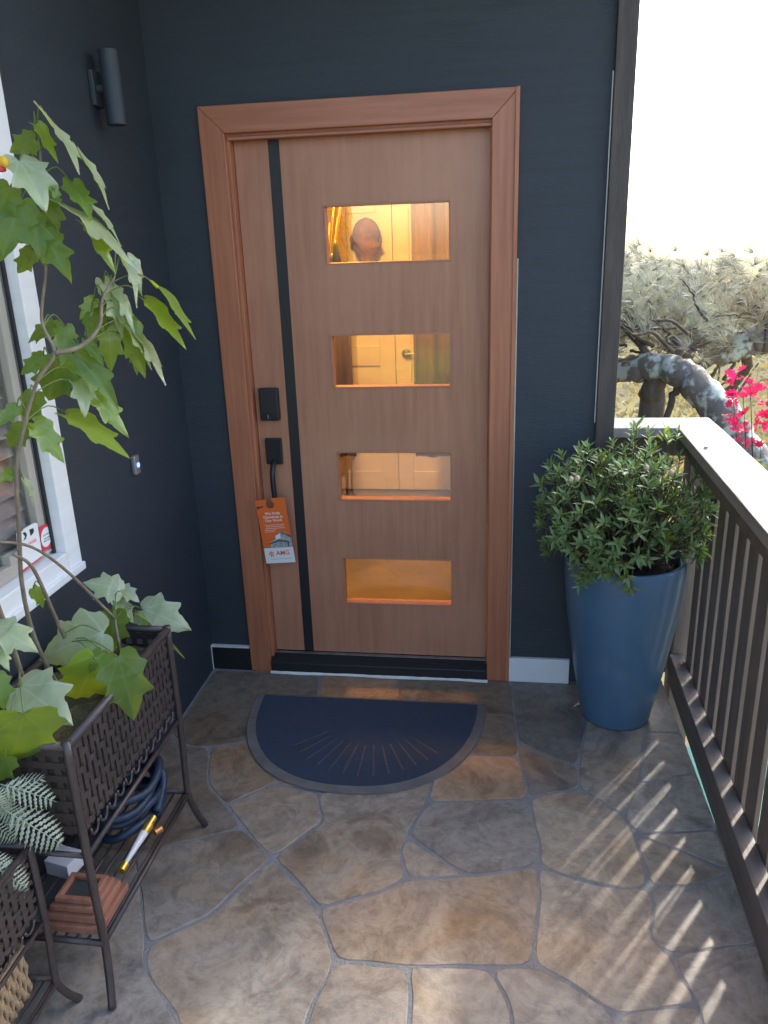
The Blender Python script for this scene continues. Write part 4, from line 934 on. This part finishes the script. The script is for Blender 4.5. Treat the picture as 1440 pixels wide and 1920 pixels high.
# wicker basket on the lower stand's shelf
wk = thing('wicker_basket', 'tan wicker basket on the bottom left plant stand', 'basket')
wx0, wx1, wy0, wy1, wz0, wz1 = -.145, -.005, -2.05, -1.715, .132, .255
for (a, b) in (((wx0, wy0), (wx1, wy0)), ((wx1, wy0), (wx1, wy1)), ((wx1, wy1), (wx0, wy1)), ((wx0, wy1), (wx0, wy0))):
    L = math.hypot(b[0] - a[0], b[1] - a[1]); k = max(4, int(L / .012)); m = MB()
    for i in range(k):
        t = (i + .5) / k; x = a[0] + (b[0] - a[0]) * t; y_ = a[1] + (b[1] - a[1]) * t
        m.tube([(x + .003 * math.sin(j * 1.7 + i * 3.1), y_ + .003 * math.cos(j * 1.7 + i * 3.1), wz0 + (wz1 - wz0) * j / 8) for j in range(9)], .0068, 6)
    m.obj('woven_side', 'wicker', wk, smooth=True)
rimp = [(wx0, wy0), (wx1, wy0), (wx1, wy1), (wx0, wy1), (wx0, wy0)]
rp = []
for i in range(4):
    for j in range(14): t = j / 14; rp.append((rimp[i][0] + (rimp[i + 1][0] - rimp[i][0]) * t, rimp[i][1] + (rimp[i + 1][1] - rimp[i][1]) * t, wz1 + .004 + .003 * math.sin(j * 2.2)))
rp.append(rp[0]); MB().tube(rp, .011, 8).obj('rim', 'wicker', wk, smooth=True)
B(wx0, wx1, wy0, wy1, wz0 - .004, wz0 + .006).obj('base', 'wicker', wk)
tb = thing('watering_ball', 'turquoise rounded plastic item inside the wicker basket', 'toy')
MB().lathe([(.001, -.055), (.03, -.045), (.05, -.01), (.048, .02), (.03, .045), (.012, .055), (.012, .07), (.001, .071)], 20, (-.075, -1.88, .196)).obj('body', 'teal_plastic', tb, smooth=True)
tb['label'] = 'turquoise plastic item inside the wicker basket'; tb['category'] = 'container'; tb.name = 'plastic_container'

# ================================================================== OUTSIDE, BEYOND THE RAILING
tb2 = thing('storage_bin', 'teal plastic bin on the ground below the railing', 'bin')
pa = px(1296, 1400, z=-.95); pb_ = px(1338, 1540, z=-.95)
yb0, yb1 = min(pa.y, pb_.y), max(pa.y, pb_.y)
MB().hexa([(x, y_, z) for z, e in ((-1.56, .03), (-1.0, 0)) for y_ in (yb0 + e, yb1 - e) for x in (2.0 + e, 2.6 - e)]).obj('tub', 'teal_plastic', tb2, bevel=.01)
B(1.985, 2.615, yb0 - .015, yb1 + .015, -.998, -.955).obj('lid', 'teal_plastic', tb2, bevel=.01)
# grass strip below the porch edge
gr = MB(); rg = random.Random(5)
for i in range(5200):
    x = rg.uniform(1.85, 3.4); y_ = rg.uniform(-3.2, 1.6)
    if 1.97 < x < 2.63 and yb0 - .03 < y_ < yb1 + .03: continue
    z = hz(x, y_) - .01; h = rg.uniform(.08, .26); a = rg.uniform(0, 6.28); wd = .006; lx, ly = rg.uniform(-.06, .06), rg.uniform(-.06, .06); b = len(gr.v)
    gr.v += [(x - wd * math.cos(a), y_ - wd * math.sin(a), z), (x + wd * math.cos(a), y_ + wd * math.sin(a), z), (x + lx, y_ + ly, z + h)]; gr.f.append((b, b + 1, b + 2))
o = gr.obj('grass', 'dry_grass'); o['kind'] = 'stuff'; o['label'] = 'yellow-green grass growing below the porch'; o['category'] = 'grass'

def needle_clumps(centres, seed, mat='needles', nb=26, L=(.10, .2), spread=.10):
    r = random.Random(seed); m = MB()
    for c, s in centres:
        for t in range(int(7 * s)):
            p = V(c) + V((r.gauss(0, spread), r.gauss(0, spread), r.gauss(0, spread * .7))) * s
            ax = V((r.uniform(-1, 1), r.uniform(-1, 1), r.uniform(-.2, 1))).normalized()
            for k in range(nb):
                d = (ax + V((r.uniform(-1, 1), r.uniform(-1, 1), r.uniform(-1, 1))) * .75).normalized() * r.uniform(*L); sd_ = d.orthogonal().normalized() * .0035
                b = len(m.v); m.v += [tuple(p - sd_), tuple(p + sd_), tuple(p + d)]; m.f.append((b, b + 1, b + 2))
    return m
def limb(name, l, r0, r1, mat, par, wob=.01, n=12):
    p = catmull(l, 6); r = random.Random(len(p)); p = [q + V((r.uniform(-wob, wob), r.uniform(-wob, wob), r.uniform(-wob, wob))) for q in p]
    k = len(p); MB().tube(p, [(r0 + (r1 - r0) * i / k) * r.uniform(.92, 1.08) for i in range(k)], n).obj(name, mat, par, smooth=True)
# leaning lichen-covered pine
pine = thing('pine_tree', 'gnarled pine with thick lichen-covered limb arching behind the railing corner', 'tree')
YP = 2.4
tr_ = [V((px(1500, 1010, y=1.9).x + .1, 1.9, -1.75))] + [px(u, v, y=yy) for u, v, yy in ((1500, 1000, 1.95), (1430, 900, 2.1), (1375, 815, 2.25), (1330, 750, 2.35), (1285, 706, 2.45), (1230, 688, 2.6), (1160, 695, 2.8), (1080, 700, 3.0))]
limb('trunk', tr_, .15, .075, 'bark_lichen', pine, .012, 16)
limb('limb', [px(1236, 700, y=2.6), px(1222, 742, y=2.62), px(1218, 790, y=2.64), V((px(1218, 850, y=2.64).x, 2.64, -1.7))], .075, .09, 'bark', pine)
limb('limb', [px(1290, 706, y=2.45), px(1262, 742, y=2.5), px(1248, 790, y=2.5)], .03, .02, 'bark', pine)
limb('limb', [px(1235, 690, y=2.6), px(1205, 650, y=2.7), px(1190, 610, y=2.8), px(1170, 580, y=2.8)], .03, .014, 'bark', pine)
limb('limb', [px(1262, 690, y=2.5), px(1275, 650, y=2.6), px(1240, 610, y=2.75), px(1215, 560, y=2.8)], .03, .012, 'bark', pine)
rp_ = random.Random(31); cs_ = []
def twigs(par, n, ulo, uhi, vlo, vhi, ylo, yhi):
    for i in range(n):
        a = px(rp_.uniform(ulo, uhi), rp_.uniform(vlo, vhi), y=rp_.uniform(ylo, yhi)); d = V((rp_.uniform(-.5, .5), rp_.uniform(-.2, .3), rp_.uniform(-.15, .35)))
        limb('twig', [a, a + d * .4 + V((rp_.uniform(-.06, .06), 0, rp_.uniform(-.05, .05))), a + d * .75 + V((rp_.uniform(-.06, .06), 0, rp_.uniform(-.06, .06))), a + d], rp_.uniform(.008, .018), .003, 'bark', par, .006, 6)
twigs(pine, 26, 1150, 1330, 590, 700, 2.5, 3.0)
for i in range(70):
    u = rp_.uniform(1120, 1330); v = rp_.uniform(548, 640) + 14 * math.sin(u * .03); cs_.append((px(u, v, y=rp_.uniform(2.6, 3.6)), rp_.uniform(.7, 1.2)))
o = needle_clumps(cs_, 3).obj('crown', 'needles', pine); o['kind'] = 'stuff'
pine2 = thing('pine_tree', 'second pine with pale bent limb entering from the right edge', 'tree')
YQ = 3.4
limb('trunk', [V((px(1700, 900, y=YQ).x, YQ, -1.2)), px(1690, 800, y=YQ), px(1600, 660, y=YQ), px(1500, 628, y=YQ), px(1440, 632, y=YQ), px(1390, 645, y=YQ), px(1352, 662, y=YQ), px(1325, 650, y=YQ)], .16, .085, 'bark_lichen', pine2, .012, 14)
limb('limb', [px(1340, 655, y=YQ), px(1312, 636, y=YQ + .1), px(1302, 600, y=YQ + .1), px(1270, 590, y=YQ + .2), px(1210, 596, y=YQ + .3)], .08, .03, 'bark', pine2)
limb('limb', [px(1345, 662, y=YQ), px(1310, 690, y=YQ + .2), px(1280, 668, y=YQ + .3), px(1230, 640, y=YQ + .4), px(1180, 625, y=YQ + .5)], .05, .015, 'bark', pine2)
limb('limb', [px(1395, 648, y=YQ), px(1400, 690, y=YQ + .2), px(1360, 735, y=YQ + .3), px(1300, 760, y=YQ + .5)], .045, .02, 'bark', pine2)
limb('limb', [px(1440, 632, y=YQ), px(1430, 590, y=YQ), px(1380, 560, y=YQ + .1)], .05, .02, 'bark', pine2)
twigs(pine2, 30, 1180, 1480, 580, 720, 3.3, 4.0)
cs_ = []
for i in range(120):
    u = rp_.uniform(1160, 1560); v = (rp_.uniform(538, 625) if i % 5 else rp_.uniform(496, 540)) + 14 * math.sin(u * .04); cs_.append((px(u, v, y=rp_.uniform(3.2, 4.8)), rp_.uniform(.8, 1.4)))
for i in range(105):                                   # unseen clumps added along the sun's path to shade the porch floor
    t_ = V((rp_.uniform(.30, 1.04), rp_.uniform(-2.0, -.65), 0)); cs_.append((t_ + sdir * rp_.uniform(5.6, 7.6), rp_.uniform(.6, 1.1)))
for i in range(42):  # more added clumps out of view, thinning the sun streaks near the railing
    t_ = V((rp_.uniform(1.16, 1.50), rp_.uniform(-1.9, -.5), 0)); cs_.append((t_ + sdir * rp_.uniform(5.6, 7.6), rp_.uniform(.5, .9)))
for i in range(8):  # limbs reaching up to the added shading clumps
    a_ = rp_.uniform(-1.9, -.4); limb('limb', [px(1690, 800, y=YQ) + V((0, 0, .3)), V((.8, a_, 0)) + sdir * 6.2 + V((.2, -.2, -.5)), V((.7, a_, 0)) + sdir * 6.6], .05, .01, 'bark', pine2)
o = needle_clumps(cs_, 5).obj('crown', 'needles', pine2); o['kind'] = 'stuff'
# bushes on the slope behind
def bush(x, y, R, label, seed, mat='bush_leaf', n=1500):
    b_ = thing('bush', label, 'bush', 'bushes on the slope beyond the pines'); r = random.Random(seed); z0 = hz(x, y); m = MB()
    for i in range(n):
        d = V((r.gauss(0, 1), r.gauss(0, 1), r.gauss(0, 1))).normalized() * R * r.uniform(.45, 1) ** .5; d.z *= .8
        lump = 1 + .25 * math.sin(d.x * 7 + seed) * math.sin(d.y * 6) + .2 * math.sin(d.z * 9)
        p = V((x, y, z0 + R * .6)) + d * lump
        a = V((r.uniform(-1, 1), r.uniform(-1, 1), r.uniform(-1, 1))).normalized(); c = a.orthogonal().normalized(); s_ = r.uniform(.035, .07)
        k = len(m.v); m.v += [tuple(p - a * s_), tuple(p + c * s_ * .5), tuple(p + a * s_), tuple(p - c * s_ * .5)]; m.f.append((k, k + 1, k + 2, k + 3))
    o = m.obj('crown', mat, b_); o['kind'] = 'stuff'
    t = MB()
    for i in range(5): a = i * 1.3; t.tube([(x, y, z0 - .05), (x + R * .4 * math.cos(a), y + R * .4 * math.sin(a), z0 + R * .7)], [.03, .012], 6)
    t.obj('trunk', 'bark', b_)
for i, (x, y, R, lab) in enumerate(((3.4, 5.6, .9, 'dry golden bush behind the arching lichen limb'), (4.6, 5.2, .9, 'golden bush seen between the two pine limbs'), (2.6, 7.2, 1.2, 'broad brownish bush on the slope nearest the house corner'), (5.6, 7.4, 1.3, 'brownish bush on the slope at the right photo edge'), (4.2, 8.8, 1.3, 'far bush highest on the slope behind the pines'))):
    bush(x, y, R, lab, i + 2)
# crimson flowering shrub and lime leaves just outside the side rail
fs = thing('flowering_shrub', 'crimson pink flowering shrub outside the railing at the right edge', 'shrub')
YF = 1.0; rf = random.Random(12); fst = MB(); root = V((px(1440, 800, y=YF).x + .1, YF, hz(2.7, 1.0) - .03))
fl5 = MB()
for i in range(7):
    a = i * 2 * math.pi / 7; d = V((math.cos(a), math.sin(a), .35)); s_ = V((-math.sin(a), math.cos(a), 0)) * .28; b = len(fl5.v)
    fl5.v += [(0, 0, 0), tuple(d * .55 + s_), tuple(d), tuple(d * .55 - s_)]; fl5.f.append((b, b + 1, b + 2, b + 3))
fme = fl5.mesh('blossom', 'pink_flower')
spots = []
for (cu, cv, ru, rv, n) in ((1385, 705, 20, 18, 9), (1405, 745, 42, 16, 20), (1425, 725, 20, 20, 8), (1400, 790, 38, 20, 24), (1435, 770, 18, 30, 12), (1395, 828, 36, 7, 10), (1470, 760, 30, 60, 20), (1362, 742, 10, 10, 4)):
    for i in range(n): spots.append((cu + rf.uniform(-ru, ru), cv + rf.uniform(-rv, rv)))
for u, v in spots:
    p = px(u, v, y=YF + rf.uniform(-.08, .12)); o = put('blossom', fme, fs); s_ = rf.uniform(.018, .032); o.scale = (s_,) * 3; o.location = p; o.rotation_euler = (rf.uniform(-.9, .9) + .6, rf.uniform(-.9, .9), rf.uniform(0, 6))
    if rf.random() < .12: fst.tube(catmull([root, root.lerp(p, .6) + V((.05, 0, .02)), p], 4), [.006, .0055, .005, .0045, .004, .003, .0025, .002, .0015], 5)
fst.obj('stems', 'shrub_stem', fs, smooth=True)
lb = thing('lime_shrub', 'bright lime green leaves below the crimson shrub at right edge', 'shrub'); YG = .75; lst = MB(); lroot = V((px(1470, 880, y=YG).x + .15, YG, hz(2.6, .8) - .03))
lme = small_leaf('leaf', 'lime_leaf', .6, .15, -.1)
for i in range(46):
    u = rf.uniform(1400, 1540); v = 835 + rf.uniform(0, 70) - (u - 1400) * .10; p = px(u, v, y=YG + rf.uniform(-.1, .1)); o = put('leaf', lme, lb)
    o.matrix_world = frame(p, V((rf.uniform(-1, 1), rf.uniform(-1, 0), rf.uniform(-.6, .5))), V((rf.uniform(-.4, .4), -.5, 1)), rf.uniform(.035, .06))
    if i % 3 == 0: lst.tube(catmull([lroot, lroot.lerp(p, .6), p], 3), .003, 5)
lst.obj('stems', 'green_stem', lb)
